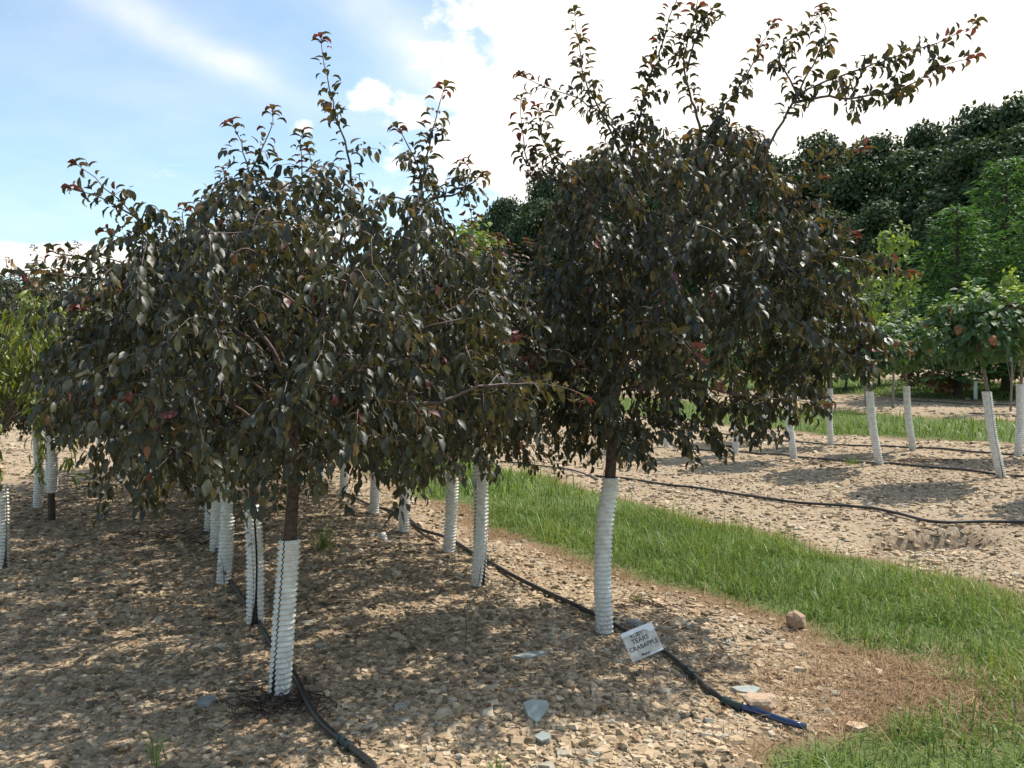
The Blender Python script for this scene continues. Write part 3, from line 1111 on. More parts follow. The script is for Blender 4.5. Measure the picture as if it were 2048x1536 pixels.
bR = base_at(1209, 1266)
YR = bR[1]
limbsR = [
    (.022, [(1224, 900, YR), (1232, 790, YR), (1262, 640, YR), (1305, 500, YR), (1270, 400, YR), (1268, 300, YR), (1290, 190, YR), (1325, 90, YR), (1345, 20, YR), (1375, -40, YR)], .62),
    (.016, [(1290, 560, YR), (1350, 470, YR), (1400, 350, YR), (1398, 250, YR), (1368, 130, YR), (1388, 40, YR), (1400, -30, YR)], .55),
    (.007, [(1372, 140, YR), (1400, 60, YR), (1425, 20, YR), (1440, 28, YR)], .3),
    (.009, [(1290, 430, YR), (1250, 320, YR - .1), (1205, 230, YR - .1), (1170, 160, YR - .1), (1158, 90, YR - .1), (1148, 22, YR - .1)], .4),
    (.008, [(1290, 370, YR), (1235, 265, YR - .2), (1160, 200, YR - .25), (1100, 178, YR - .3), (1040, 152, YR - .3)], .4),
    (.010, [(1300, 520, YR), (1230, 430, YR - .2), (1130, 370, YR - .3), (1060, 330, YR - .4), (1044, 260, YR - .4), (1042, 190, YR - .4)], .5),
    (.006, [(1150, 380, YR - .3), (1110, 330, YR - .4), (1085, 270, YR - .4), (1075, 215, YR - .4)], .35),
    (.006, [(1200, 400, YR - .3), (1130, 330, YR - .5), (1100, 310, YR - .5), (1060, 350, YR - .5)], .4),
    (.010, [(1360, 450, YR), (1400, 320, YR - .1), (1440, 230, YR - .1), (1485, 165, YR - .1), (1515, 105, YR - .1), (1548, 40, YR - .1)], .4),
    (.013, [(1300, 600, YR), (1400, 500, YR - .1), (1500, 380, YR - .15), (1545, 280, YR - .2), (1600, 190, YR - .25), (1690, 150, YR - .25), (1800, 110, YR - .3), (1890, 80, YR - .3), (1956, 45, YR - .3)], .5),
    (.008, [(1585, 205, YR - .25), (1640, 195, YR - .25), (1720, 195, YR - .3), (1800, 180, YR - .3), (1880, 135, YR - .3), (1955, 112, YR - .3)], .2),
    (.006, [(1600, 200, YR - .2), (1580, 160, YR - .2), (1555, 110, YR - .2), (1590, 70, YR - .2), (1655, 20, YR - .2)], .15),
    (.006, [(1590, 195, YR - .2), (1640, 100, YR - .2), (1650, 60, YR - .2), (1640, 15, YR - .2)], .3),
    (.008, [(1500, 400, YR - .1), (1580, 350, YR - .1), (1660, 310, YR - .1), (1740, 292, YR - .1)], .45),
    (.007, [(1480, 450, YR), (1560, 400, YR), (1610, 370, YR), (1650, 355, YR)], .45),
    (.008, [(1480, 520, YR), (1570, 460, YR), (1650, 440, YR), (1712, 470, YR)], .45),
    (.010, [(1400, 600, YR - .1), (1540, 520, YR - .3), (1660, 510, YR - .4), (1760, 530, YR - .4), (1828, 545, YR - .4)], .55),
    (.010, [(1420, 640, YR), (1560, 540, YR - .1), (1670, 560, YR - .1), (1730, 640, YR - .1), (1745, 730, YR - .1)], .6),
    (.009, [(1380, 640, YR - .2), (1520, 520, YR - .6), (1610, 560, YR - .7), (1665, 610, YR - .7)], .7),
    (.010, [(1240, 780, YR), (1340, 760, YR - .3), (1480, 790, YR - .5), (1600, 800, YR - .5), (1660, 810, YR - .5)], .8),
    (.010, [(1232, 800, YR), (1180, 740, YR - .4), (1120, 700, YR - .7), (1060, 720, YR - .8)], .8),
    (.011, [(1240, 760, YR), (1280, 660, YR + .5), (1340, 560, YR + .8), (1420, 500, YR + 1.0)], None),
    (.011, [(1238, 770, YR), (1200, 660, YR + .5), (1160, 560, YR + .8), (1120, 520, YR + .9)], None),
    (.011, [(1240, 770, YR), (1270, 700, YR - .6), (1330, 660, YR - .95), (1400, 720, YR - 1.1)], .8),
]
profR = prof_px([(235, 1220, 1500), (300, 1160, 1580), (400, 1085, 1630), (500, 1060, 1680), (600, 1060, 1725), (690, 1070, 1735), (780, 1090, 1690), (840, 1130, 1540), (885, 1170, 1340)], YR)
hero('crabapple_tree', 'tall purple-leaved crabapple directly behind the plant sign, long shoot arching sideways', [bR, P(1206, 1110, YR), P(1220, 955, YR), P(1224, 890, YR), P(1232, 800, YR)], limbsR, profR, YR + .12, 620, 33, .037, thin=lambda T: (T[:, 0] > .95) & (T[:, 1] < YR - .15) & (T[:, 2] < 1.75), lsz=.067)
guard([bR, P(1205, 1160, YR), P(1208, 1060, YR), P(1222, 955, YR)], 'white corrugated guard with muddy lower rings right behind the plant sign')

# ------------------------------------------------------------------ the crabapples behind, from two models


def generic_crab(seed, leaves_sz=.055):
    r = np.random.default_rng(seed)
    ta = Acc()
    tp = spline([(0, 0, -.03), (.01, .0, .5), (.02, .01, 1.0), (.03, 0, 1.25)], .1)
    tube(ta, tp, np.linspace(.036, .026, len(tp)), 8)
    LV, TW = Leaves(), Acc()
    limbs, nodes = [], [tp[-3:]]
    for k in range(9):
        th = k * 2.4 + r.normal(0, .3)
        R1 = r.uniform(.55, .95)
        z1 = r.uniform(1.35, 1.8)
        c = np.array([[.02, 0, 1.0 + .03 * k], [.35 * R1 * math.cos(th), .35 * R1 * math.sin(th), z1], [R1 * math.cos(th), R1 * math.sin(th), z1 + .1], [1.25 * R1 * math.cos(th), 1.25 * R1 * math.sin(th), z1 - .25]])
        p = spline(c, .08)
        limbs.append((p, np.linspace(.013, .003, len(p))))
        nodes.append(p)
    for k in range(8):
        th, R1 = r.uniform(0, 6.28), r.uniform(.1, .7)
        x, y = R1 * math.cos(th), R1 * math.sin(th)
        zt = r.uniform(2.4, 2.8)
        p = spline(np.array([[.02, 0, 1.2], [x * .6, y * .6, 1.9], [x, y, 2.3], [x * 1.15 + r.normal(0, .08), y * 1.15 + r.normal(0, .08), zt]]), .08)
        limbs.append((p, np.linspace(.010, .002, len(p))))
        nodes.append(p[:int(len(p) * .6)])
        leaf_along(LV, p[int(len(p) * .5):], r, .016, .070, 'shoot', 0, 4, redtip=.4, rust=.3)
        for m_ in range(6):
            a_ = np.array([math.cos(m_ * 2.4), math.sin(m_ * 2.4), .5])
            LV.put(p[-1] - np.array([0, 0, .01 * m_]), a_, np.array([0, 0, 1.]) - a_ * .2, .055, .97 if m_ % 3 == 0 else .5, 1)
    nodes = np.vstack(nodes)
    prof = [(1.0, -.55, .55), (1.12, -.9, .9), (1.35, -1.1, 1.1), (1.65, -1.1, 1.1), (1.95, -.95, .95), (2.2, -.75, .75), (2.45, -.45, .45)]
    T = crown_targets(prof, 0.0, 400, r)
    d = np.array([np.linalg.norm(nodes - t, axis=1).min() for t in T])
    for t in T[np.argsort(d)]:
        nodes = grow(nodes, t, r, TW, LV, .027, leaves_sz, .14, .14, 3, 4)
    return finish_tree('crabapple_tree', (0, 0, 0), 'x', None, ta, limbs, TW, LV, M['crab'], CRAB_LOW, sides_limb=5)


CG = 'crabapple trees in the two front rows'
protoA, protoB = generic_crab(41), generic_crab(42)
row_spec = [
    # px, py of the guard foot, label bits, seam angle, guard length, lean(px top - px foot)
    (510, 1248, 'second crabapple along the row that starts at the slit guard', 'white guard with a black slit and tiny stem, second along the slit-guard row', -75, .74, -6, protoA, .6),
    (447, 1168, 'third crabapple along the row that starts at the slit guard', 'white guard with two leaves before it, third along the slit-guard row', None, .92, 8, protoB, 2.2),
    (957, 1172, 'second crabapple along the row that starts behind the plant sign', 'white guard with a thin black stem at its foot, second along the sign row', -40, .93, 3, protoB, 4.0),
    (897, 1105, 'third crabapple along the row that starts behind the plant sign', 'white guard beside the pipe, third along the sign row', None, .92, 8, protoA, 1.1),
    (748, 1027, 'fifth crabapple along the row that starts behind the plant sign', 'slim white guard where the pipe bends, fifth along the sign row', None, .92, 0, protoA, 5.1),
    (424, 1032, 'sixth crabapple along the row that starts at the slit guard', 'leaning white guard with dark slit deep in the slit-guard row', -60, .88, 22, protoB, .3),
    (408, 1020, 'fifth crabapple along the row that starts at the slit guard', 'white guard closest to the leaning one deep in the slit-guard row', None, .9, -6, protoA, 3.3),
    (104, 1040, 'crabapple behind the narrow-leaved tree', 'white guard above an exposed brown trunk foot beside the sandy alley', None, .62, -2, protoA, 2.7),
]
used = set()
for px, py, lt, lg, seam, gl, lean, proto, rz in row_spec:
    b = base_at(px, py)
    k = F / b[1]
    top = b + np.array([lean / k, 0, gl])
    if id(proto) not in used:
        used.add(id(proto))
        o = proto
        o.location = b
        o.rotation_euler = (0, 0, rz)
        o['label'] = lt
        o['group'] = CG
    else:
        o = dup(proto, b, rz, float(rng.uniform(.93, 1.05)), lt, CG)
    mid = (b + top) / 2 + np.array([.012, 0, 0])
    o.rotation_euler = (Matrix.Rotation(math.atan(lean / k / gl), 3, 'Y') @ Matrix.Rotation(rz, 3, 'Z')).to_euler()
    lift = .28 if px == 104 else 0
    guard([b + [0, 0, lift], mid + [0, 0, lift], top + [0, 0, lift * .9]], lg, None if seam is None else math.radians(seam), near=b[1] < 7.5)
# trees of the same rows whose feet the crowns hide
hidden = [(.76, 7.45), (.8, 8.4), (.8, 10.9), (.8, 12.2), (.8, 13.6), (2.5, 7.65), (2.5, 10.0), (2.5, 11.3), (2.5, 12.7), (-.8, 10.6), (-.8, 12.2)]
for i, (s, t) in enumerate(hidden):
    x, y = s * RV[0] + t * RU[0], s * RV[1] + t * RU[1]
    b = np.array([x, y, hz(x, y)])
    dup((protoA, protoB)[i % 2], b, i * 1.9, float(rng.uniform(.9, 1.04)), 'crabapple standing deep in the rows, its foot hidden behind nearer crabapples', CG)
    guard([b, b + [.01, 0, .45], b + [rng.normal(0, .02), 0, .9]], 'white guard deep in the crabapple rows, mostly hidden by nearer foliage', near=False)

# ------------------------------------------------------------------ narrow-leaved tree at the side
PEACH_T = [leaf_template(.20, .8, .4, (.0, .3, .7, 1.0), (.0, .5, .4, .0)), leaf_template(.22, 1.5, .4, (.0, .3, .7, 1.0), (.0, .5, .4, .0))]


def narrow_tree(base, label, seed, rotz=0):
    r = np.random.default_rng(seed)
    ta = Acc()
    tp = spline([(0, 0, -.03), (-.01, 0, .6), (-.03, 0, 1.2)], .1)
    tube(ta, tp, np.linspace(.034, .024, len(tp)), 8)
    LV, limbs = Leaves(), []
    for k in range(46):
        th = k * 2.4
        z0, R1 = r.uniform(.95, 1.25), r.uniform(.25, 1.0)
        zt = r.uniform(1.5, 2.15)
        dz_ = r.uniform(.35, .95)
        p = spline([(-.02, 0, z0), (R1 * .5 * math.cos(th), R1 * .5 * math.sin(th), zt - .12), (R1 * math.cos(th), R1 * math.sin(th), zt), (R1 * 1.2 * math.cos(th), R1 * 1.2 * math.sin(th), zt - dz_ * .5), (R1 * 1.25 * math.cos(th), R1 * 1.25 * math.sin(th), zt - dz_)], .07)
        limbs.append((p, np.linspace(.007, .002, len(p))))
        seg = p[int(len(p) * .25):]
        for q in range(len(seg)):
            for _ in range(4):
                a = r.normal(0, 1, 3) * np.array([.6, .6, .2]) + np.array([0, 0, -r.uniform(.4, 1.4)])
                LV.put(seg[q] + r.normal(0, .025, 3), a, np.array([0, 0, 1.]) + r.normal(0, .5, 3), r.uniform(.08, .13), np.clip(r.beta(2, 2), 0, 1), r.integers(2))
    A = finish_tree('narrow_leaved_tree', (0, 0, 0), label, None, ta, limbs, None, LV, M['peach'], PEACH_T, sides_limb=4, twigmat='paletrunk')
    A.location = base
    return A


bN = base_at(4, 1138)
narrow_tree(bN + [-.05, 0, 0], 'small weeping tree with long narrow yellow-green leaves beside the crabapples', 9)
guard([bN, bN + [.0, 0, .4], bN + [-.012, 0, .66]], 'white corrugated guard under the narrow-leaved weeping tree', math.radians(-30))

# ------------------------------------------------------------------ viburnum standards across the grass strip
VIB_T = [leaf_template(.62, .6, .25, (.0, .3, .7, 1.0), (.0, .46, .44, .0)), leaf_template(.58, 1.1, .3, (.0, .3, .7, 1.0), (.0, .46, .44, .0))]


def viburnum_proto(seed):
    r = np.random.default_rng(seed)
    ta = Acc()
    tp = spline([(0, 0, -.03), (.01, 0, .6), (0, 0, 1.1), (-.01, 0, 1.5)], .1)
    tube(ta, tp, np.linspace(.024, .018, len(tp)), 8)
    LV, limbs = Leaves(), []
    c0 = np.array([-.02, 0, 1.76])
    for k in range(34):
        d = r.normal(0, 1, 3)
        d /= np.linalg.norm(d)
        if d[2] < -.55:
            d[2] *= -.6
        e = c0 + d * np.array([.56, .56, .46]) * r.uniform(.75, 1.08)
        p = spline([tp[-1] - np.array([0, 0, .1]), (tp[-1] + e) / 2 + np.array([0, 0, .04]), e], .08)
        limbs.append((p, np.linspace(.008, .003, len(p))))
        up = e[2] > c0[2] + .1
        for q in range(len(p)):
            if q < len(p) * .35:
                continue
            for _ in range(6):
                a = (p[q] - c0) / (np.linalg.norm(p[q] - c0) + .05) + r.normal(0, .6, 3) + np.array([0, 0, -.45])
                LV.put(p[q] + r.normal(0, .05, 3), a, np.array([0, 0, 1.]) + r.normal(0, .4, 3), r.uniform(.075, .125), r.beta(2, 2.4) * .72, r.integers(2))
        if up and r.random() < .6:
            for m in range(7):
                th = m * 2.4
                LV.put(e + np.array([0, 0, .03 + .012 * m]), np.array([math.cos(th), math.sin(th), .5]), np.array([0, 0, 1.]) + r.normal(0, .2, 3), r.uniform(.06, .1), r.uniform(.85, 1), 0)
    for k in range(420):
        d = r.normal(0, 1, 3)
        d /= np.linalg.norm(d)
        e = c0 + d * np.array([.58, .58, .44]) * r.uniform(.8, 1.05)
        if e[2] < 1.38:
            continue
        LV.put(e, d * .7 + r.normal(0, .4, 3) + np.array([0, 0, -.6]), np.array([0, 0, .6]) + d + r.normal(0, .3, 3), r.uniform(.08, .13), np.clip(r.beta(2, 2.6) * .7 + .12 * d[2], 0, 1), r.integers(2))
    root = finish_tree('viburnum_standard', (0, 0, 0), 'x', None, ta, limbs, None, LV, M['viburnum'], VIB_T, sides_limb=4, barkmat='paletrunk', twigmat='paletrunk')
    # browned flower heads
    a = Acc()
    for k in range(46):
        p = r.normal(0, .018, 3) * np.array([1, 1, .5])
        V, Fc = VIB_T[0]
        s_ = r.uniform(.016, .028)
        q = r.normal(0, 1, (3, 3))
        q, _ = np.linalg.qr(q)
        a.add(V @ q * s_ + p, Fc)
    tube(a, [(0, 0, -.05), (0, 0, -.02), (0, 0, .01), (0, 0, .03)], [.004, .026, .034, .015], 8)
    fm = a.mesh('flower_head')
    fm.materials.append(M['flower'])
    for k in range(13):
        d = r.normal(0, 1, 3)
        d /= np.linalg.norm(d)
        d[2] = abs(d[2]) * .9 - .25
        e = c0 + d * np.array([.6, .6, .5])
        o = link('flower_head', fm, None, root)
        o.location = e
        o.rotation_euler = (r.normal(0, .5), r.normal(0, .5), r.uniform(0, 6))
        o.scale = (1.5, 1.5, 1.5)
    return root


vib = viburnum_proto(61)
VG = 'viburnum standards across the grass strip'
# foot pixel and distance read from the guard length; rows B and C
vspec = [
    (2003, 950, 9.61, 1975, 788, -.35, 'round-headed viburnum standard whose guard has a long dark seam', 'white guard with a long dark seam under a round viburnum', -100),
    (1759, 932, 11.15, 1740, 788, .9, 'viburnum standard on a bright white guard leaning beside the crabapple shoots', 'bright white leaning guard between dark-seamed viburnum and crabapple foliage', None),
    (1588, 918, 12.55, 1578, 790, 2.0, 'viburnum standard third along the row of the dark-seamed guard, mostly hidden by crabapple', 'creamy white guard third along the row of the dark-seamed viburnum', None),
    (1470, 908, 13.76, 1474, 790, 3.1, 'viburnum standard fourth along the row of the dark-seamed guard, hidden by crabapple', 'white guard fourth along the row of the dark-seamed viburnum', None),
    (1333, 896, 15.4, 1330, 800, 4.3, 'viburnum standard fifth along the row of the dark-seamed guard, hidden by crabapple', 'cream guard fifth along the row of the dark-seamed viburnum', None),
    (2036, 905, 11.35, 2042, 760, 5.0, 'viburnum standard in the further row behind the dark-seamed one', 'thick white guard in the further viburnum row', None),
    (1826, 900, 12.83, 1814, 772, .2, 'smaller viburnum standard in the further row with lime tips', 'cream-footed guard in the further viburnum row', -60),
    (1662, 885, 14.34, 1661, 780, 1.5, 'viburnum standard third along the further row, crown behind crabapple leaves', 'upright white guard third along the further viburnum row', None),
    (1529, 880, 15.8, 1529, 800, 2.6, 'viburnum standard fourth along the further row, crown behind crabapple', 'short-looking white guard fourth along the further viburnum row', None),
    (2330, 985, 8.1, 2300, 790, 1.2, 'viburnum standard leading the row of the dark-seamed guard', 'white guard leading the row of the dark-seamed viburnum', None),
]
first = True
for px, py, Y, tx, ty, rz, lt, lg, seam in vspec:
    x = (px - 1024) / F * Y
    b = np.array([x, Y, hz(x, Y)])
    top = np.array([(tx - 1024) / F * Y, Y + .02, b[2] + 1.0])
    if first:
        o = vib
        o.location = b
        o['label'], o['group'] = lt, VG
        first = False
        o.rotation_euler = (0, 0, 0)
    else:
        o = dup(vib, b, 0, float({1826: .93, 1759: .9, 2036: 1.0}.get(px, .95)), lt, VG)
    lx = top[0] - b[0]
    o.rotation_euler = (Matrix.Rotation(math.atan(lx), 3, 'Y') @ Matrix.Rotation(rz, 3, 'Z')).to_euler()
    mid = b * .5 + top * .5 + np.array([-.02 if lx < 0 else .015, 0, 0])
    guard([b, mid, top], lg, None if seam is None else math.radians(seam), gap0=.006, gap1=.012, r=.052, near=False, group='guards of the viburnum rows')

# ------------------------------------------------------------------ trees further off


def clump_tree(name, seed, H, R, nlobes, nleaf, size, mat, trunk_r, zlo=.25, tmin=0.0, tmax=1.0, flat=.8, bark='bark', upbright=.35, lobe=(.24, .42)):
    r = np.random.default_rng(seed)
    ta = Acc()
    tp = spline([(0, 0, -.3), (.1, .05, H * .3), (0, .1, H * .6), (.1, 0, H * .85)], .6)
    tube(ta, tp, np.linspace(trunk_r, trunk_r * .25, len(tp)), 8)
    limbs = []
    C, S = [], []
    for k in range(nlobes):
        f = r.uniform(0, 1)
        z = H * (zlo + (1 - zlo) * f * .93)
        prof = math.sin(math.pi * (.12 + .83 * f) ** .8) ** .7
        th = r.uniform(0, 6.283)
        q = r.uniform(.35, .9) * R * prof
        C.append((q * math.cos(th), q * math.sin(th), z))
        S.append(R * r.uniform(*lobe))
        if k % 3 == 0:
            e = np.array(C[-1])
            s0 = tp[min(len(tp) - 1, int(len(tp) * max(.1, z / H - .15)))]
            p = spline([s0, (s0 + e) / 2 + np.array([0, 0, .05 * H]), e], .6)
            limbs.append((p, np.linspace(trunk_r * .3, trunk_r * .06, len(p))))
    C, S = np.array(C), np.array(S)
    k = r.integers(0, nlobes, nleaf)
    d = r.normal(0, 1, (nleaf, 3))
    d /= np.linalg.norm(d, axis=1, keepdims=True)
    rad = S[k] * np.where(r.random(nleaf) < .75, r.uniform(.82, 1.08, nleaf), r.uniform(.4, .9, nleaf))
    pos = C[k] + d * rad[:, None] * np.array([1, 1, flat])
    nr = d + np.array([0, 0, .5]) + r.normal(0, .45, (nleaf, 3))
    ax = r.normal(0, 1, (nleaf, 3)) + np.array([0, 0, -.4])
    sz = size * r.uniform(.6, 1.3, nleaf)
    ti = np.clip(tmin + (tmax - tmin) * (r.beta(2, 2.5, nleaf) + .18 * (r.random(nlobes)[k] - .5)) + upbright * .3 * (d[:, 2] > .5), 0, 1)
    V = np.array([(0, 0, 0), (-.36, .45, .08), (.36, .5, .08), (0, 1, -.1)])
    Fc = np.array([(0, 2, 1), (1, 2, 3)])
    root = empty(name, (0, 0, 0), 'x', 'tree')
    ta.build('trunk', M[bark], root)
    a = Acc()
    for lp, lr in limbs:
        tube(a, lp, lr, 5, cap=False)
    a.build('limbs', M[bark], root)
    f = Acc()
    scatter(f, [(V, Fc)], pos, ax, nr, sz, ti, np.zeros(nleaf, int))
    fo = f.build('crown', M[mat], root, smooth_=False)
    fo['kind'] = 'stuff'
    return root


def place(proto, x, y, rz, sc, label, group, st_=[None]):
    if proto.get('placed') is None:
        proto['placed'] = 1
        o = proto
    else:
        o = dup(proto, (0, 0, 0))
        if 'placed' in o:
            pass
    o.location = (x, y, hz(x, y) - .1)
    o.rotation_euler = (0, 0, rz)
    o.scale = (sc,) * 3 if isinstance(sc, (int, float)) else sc
    o['label'] = label
    if group:
        o['group'] = group
    return o


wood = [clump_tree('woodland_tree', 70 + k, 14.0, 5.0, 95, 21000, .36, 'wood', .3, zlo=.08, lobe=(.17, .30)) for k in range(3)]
rw = np.random.default_rng(5)
# skyline: photo column -> top row, with the distance of the wood's edge there
sky_px = [960, 1000, 1060, 1140, 1250, 1400, 1520, 1600, 1680, 1760, 1800, 1870, 1950, 2048, 2200, 2400]
sky_py = [420, 372, 350, 305, 300, 300, 285, 250, 240, 238, 222, 212, 185, 160, 140, 120]
edge_d = [120, 118, 110, 100, 92, 84, 76, 72, 70, 68, 66, 64, 60, 56, 50, 46]
WG = 'woodland trees on the rise behind the nursery'
nw = 0
for layer, (frac, back, stepw) in enumerate(((1.0, 14, 3.6), (.86, 8, 4.6), (.62, 2, 5.4))):
    px = 965.0 + layer * 30
    while px < 2400:
        Y = float(np.interp(px, sky_px, edge_d)) + back + rw.uniform(-2, 2)
        top = float(np.interp(px, sky_px, sky_py)) + rw.uniform(-4, 16)
        x = (px - 1024) / F * Y
        zb = hz(x, Y)
        ztop = EYE + (HOR - top) / F * Y
        h_ = max(5.0, (ztop - zb) * frac * rw.uniform(.94, 1.02))
        sc = h_ / 14.0
        wsc = min(max(sc, .75), 1.2)
        place(wood[nw % 3], x, Y, rw.uniform(0, 6.28), (wsc, wsc, sc), 'dark green broadleaf tree massed in the wood on the rise', WG)
        nw += 1
        px += stepw * 1.15 * wsc / Y * F * rw.uniform(.8, 1.2)
# low far tree line seen past the other side
for i in range(15):
    px = -260 + i * 85 + rw.uniform(-20, 20)
    Y = 105 + rw.uniform(-8, 10)
    x = (px - 1024) / F * Y
    h_ = (EYE + (HOR - 560 + rw.uniform(-18, 18)) / F * Y)
    sc = h_ / 14.0
    place(wood[i % 3], x, Y, rw.uniform(0, 6.28), (.8, .8, sc), 'far low tree in the line beyond the sandy alley', 'far tree line beyond the alley')


def feathery(seed, H, R):
    """pyramidal tree with flat, drooping feathery sprays"""
    r = np.random.default_rng(seed)
    ta = Acc()
    tube(ta, spline([(0, 0, -.2), (.03, 0, H * .5), (0, 0, H * .97)], .4), np.linspace(.11, .015, len(spline([(0, 0, -.2), (.03, 0, H * .5), (0, 0, H * .97)], .4))), 8)
    lim = Acc()
    rows = []
    nb = 95
    for k in range(nb):
        f = (k + .5) / nb
        z0 = H * (.07 + .91 * f)
        th = k * 2.4 + r.normal(0, .2)
        L = R * (1 - f) ** .75 * r.uniform(.7, 1.12) + .18
        dz_ = .22 * L
        p = spline([(0, 0, z0), (L * .5 * math.cos(th), L * .5 * math.sin(th), z0 + dz_ * .9), (L * math.cos(th), L * math.sin(th), z0 + dz_ * .8)], .12)
        tube(lim, p, np.linspace(.018, .004, len(p)), 4, cap=False)
        sd_ = np.array([-math.sin(th), math.cos(th), 0])
        for q in p[1:]:
            w = .34 * L * (1 - .4 * np.linalg.norm(q[:2]) / (L + .1)) + .12
            for _ in range(10):
                off = r.uniform(-1, 1)
                c = q + sd_ * off * w + np.array([0, 0, -.10 * abs(off) + r.normal(0, .045)])
                a = sd_ * np.sign(off) * .7 + (q - p[0]) / (L + .1) * .8 + np.array([0, 0, -.3]) + r.normal(0, .25, 3)
                rows.append(np.concatenate([c, a, np.array([0, 0, 1.]) + r.normal(0, .35, 3), [r.uniform(.13, .26), np.clip(r.beta(2, 2.4) + .15 * abs(off), 0, 1)]]))
    A = np.array(rows)
    V = np.array([(0, 0, 0), (-.13, .45, .02), (.13, .45, .02), (0, 1, -.12)])
    Fc = np.array([(0, 2, 1), (1, 2, 3)])
    root = empty('feathery_tree', (0, 0, 0), 'x', 'tree')
    ta.build('trunk', M['bark'], root)
    lim.build('limbs', M['bark'], root)
    fa = Acc()
    scatter(fa, [(V, Fc)], A[:, :3], A[:, 3:6], A[:, 6:9], A[:, 9], A[:, 10], np.zeros(len(A), int))
    fo = fa.build('crown', M['conifer'], root, smooth_=False)
    fo['kind'] = 'stuff'
    return root


fp = feathery(3, 7.0, 1.9)


def by_top(proto, H0, px, top, Y, rz, label, group, wide=1.0):
    x = (px - 1024) / F * Y
    h_ = EYE + (HOR - top) / F * Y - hz(x, Y) + .1
    s_ = h_ / H0
    return place(proto, x, Y, rz, (s_ * wide, s_ * wide, s_), label, group)


FG = 'feathery soft green trees before the wood'
by_top(fp, 7.0, 2012, 308, 27, 0, 'tallest feathery soft green pyramidal tree before the wood', FG, 1.35)
by_top(fp, 7.0, 1915, 405, 25, 1.3, 'shorter feathery green tree beside the tallest feathery one', FG, 1.55)
by_top(fp, 7.0, 2120, 330, 24, 2.1, 'feathery green tree with crown partly merging past the tallest feathery one', FG, 1.4)
by_top(fp, 7.0, 1660, 470, 31, 3.3, 'feathery green tree half hidden behind crabapple shoots', FG, 1.0)
lime = clump_tree('lime_leaved_sapling', 91, 5.0, 1.0, 20, 800, .15, 'lime', .05, zlo=.22, bark='paletrunk')
by_top(lime, 5.0, 1785, 425, 22, .4, 'thin sapling with yellow-green leaves before the dark wood', None, .75)
by_top(lime, 5.0, 1735, 520, 23, 2.4, 'short yellow-green sapling peeping past the crabapple', None, 1.0)
by_top(lime, 5.0, 945, 412, 26, 1.4, 'bright lime tree crown peeping over the merged crabapples', None, 1.1)
by_top(lime, 5.0, 2020, 520, 20, 4.4, 'yellow-green sapling standing among the feathery trees', None, .8)
bush = clump_tree('young_shade_tree', 92, 4.0, 1.3, 26, 2600, .22, 'wood', .06, zlo=.3, tmin=.3)
YG = 'young shade trees in the far nursery rows'
for i, (px, top, Y) in enumerate(((1690, 600, 30), (1760, 590, 32), (1840, 600, 33), (1900, 610, 30), (1560, 610, 34), (1400, 600, 36), (1180, 610, 38), (1980, 600, 31), (2080, 590, 29))):
    by_top(bush, 4.0, px, top, Y, i * 1.3, 'dark green young tree in the far nursery row', YG, 1.0)
russet = clump_tree('russet_shrub', 93, 1.5, .55, 14, 700, .15, 'russet', .03, zlo=.2)
for i, (px, Y) in enumerate(((1625, 27), (1838, 29.5), (1895, 25), (1440, 30), (2010, 31), (1290, 33))):
    x = (px - 1024) / F * Y
    place(russet, x, Y, i * 1.1, .9 + .12 * (i % 3), 'small russet-leaved shrub in the far nursery row', 'russet shrubs in the far rows')
# two guards of the far row
for px, Y, h_ in ((1951, 24, .58), (1858, 31, .6)):
    x = (px - 1024) / F * Y
    b = np.array([x, Y, hz(x, Y)])
    guard([b, b + [0, 0, .3], b + [.01, 0, h_]], 'small white guard beyond the second grass strip', near=False, group='small guards of the far row')


# ------------------------------------------------------------------ grass, dead grass
def blades(n, xy, hgt, wid, tint, r, lean=.5, acc=None, down=0.0):
    x, y = xy[:, 0], xy[:, 1]
    z = height(x, y) - .006
    th = r.uniform(0, 6.283, n)
    d = np.stack([np.cos(th), np.sin(th)], -1)
    sd_ = np.stack([-d[:, 1], d[:, 0]], -1)
    ln = np.abs(r.normal(0, lean, n)) + .12
    h1, h2 = hgt * .55, hgt * (1 - down * .8)
    V = np.zeros((n, 5, 3))
    w = wid[:, None]
    b = np.stack([x, y], -1)
    V[:, 0, :2], V[:, 1, :2] = b - sd_ * w * .5, b + sd_ * w * .5
    m = b + d * (hgt * ln * .35)[:, None]
    V[:, 2, :2], V[:, 3, :2] = m - sd_ * w * .42, m + sd_ * w * .42
    V[:, 4, :2] = b + d * (hgt * ln * 1.15)[:, None]
    V[:, 0, 2] = V[:, 1, 2] = z
    V[:, 2, 2] = V[:, 3, 2] = z + h1 * (1 - .25 * np.minimum(ln, 1) - down * .6)
    V[:, 4, 2] = z + np.maximum(h2 * (1 - .5 * np.minimum(ln, 1.3)) * (1 - down * .75), .004)
    F4 = (np.arange(n) * 5)[:, None] + np.array([[0, 1, 3, 2]])
    F3 = (np.arange(n) * 5)[:, None] + np.array([[2, 3, 4]])
    base = acc.n
    acc.add(V.reshape(-1, 3), F4, np.repeat(np.clip(tint, 0, 1), 5))
    acc.f.append(F3 + base)


def field(n, xlo, xhi, ylo, yhi, r, lo, hi):
    x = r.uniform(xlo, xhi, n)
    y = r.uniform(ylo, yhi, n)
    k = turf(x, y)
    ok = (k > lo) & (k <= hi) & (np.abs(x) < .72 * y + .8)
    return np.stack([x[ok], y[ok]], -1), k[ok]


rg = np.random.default_rng(303)
gA, gD = Acc(), Acc()
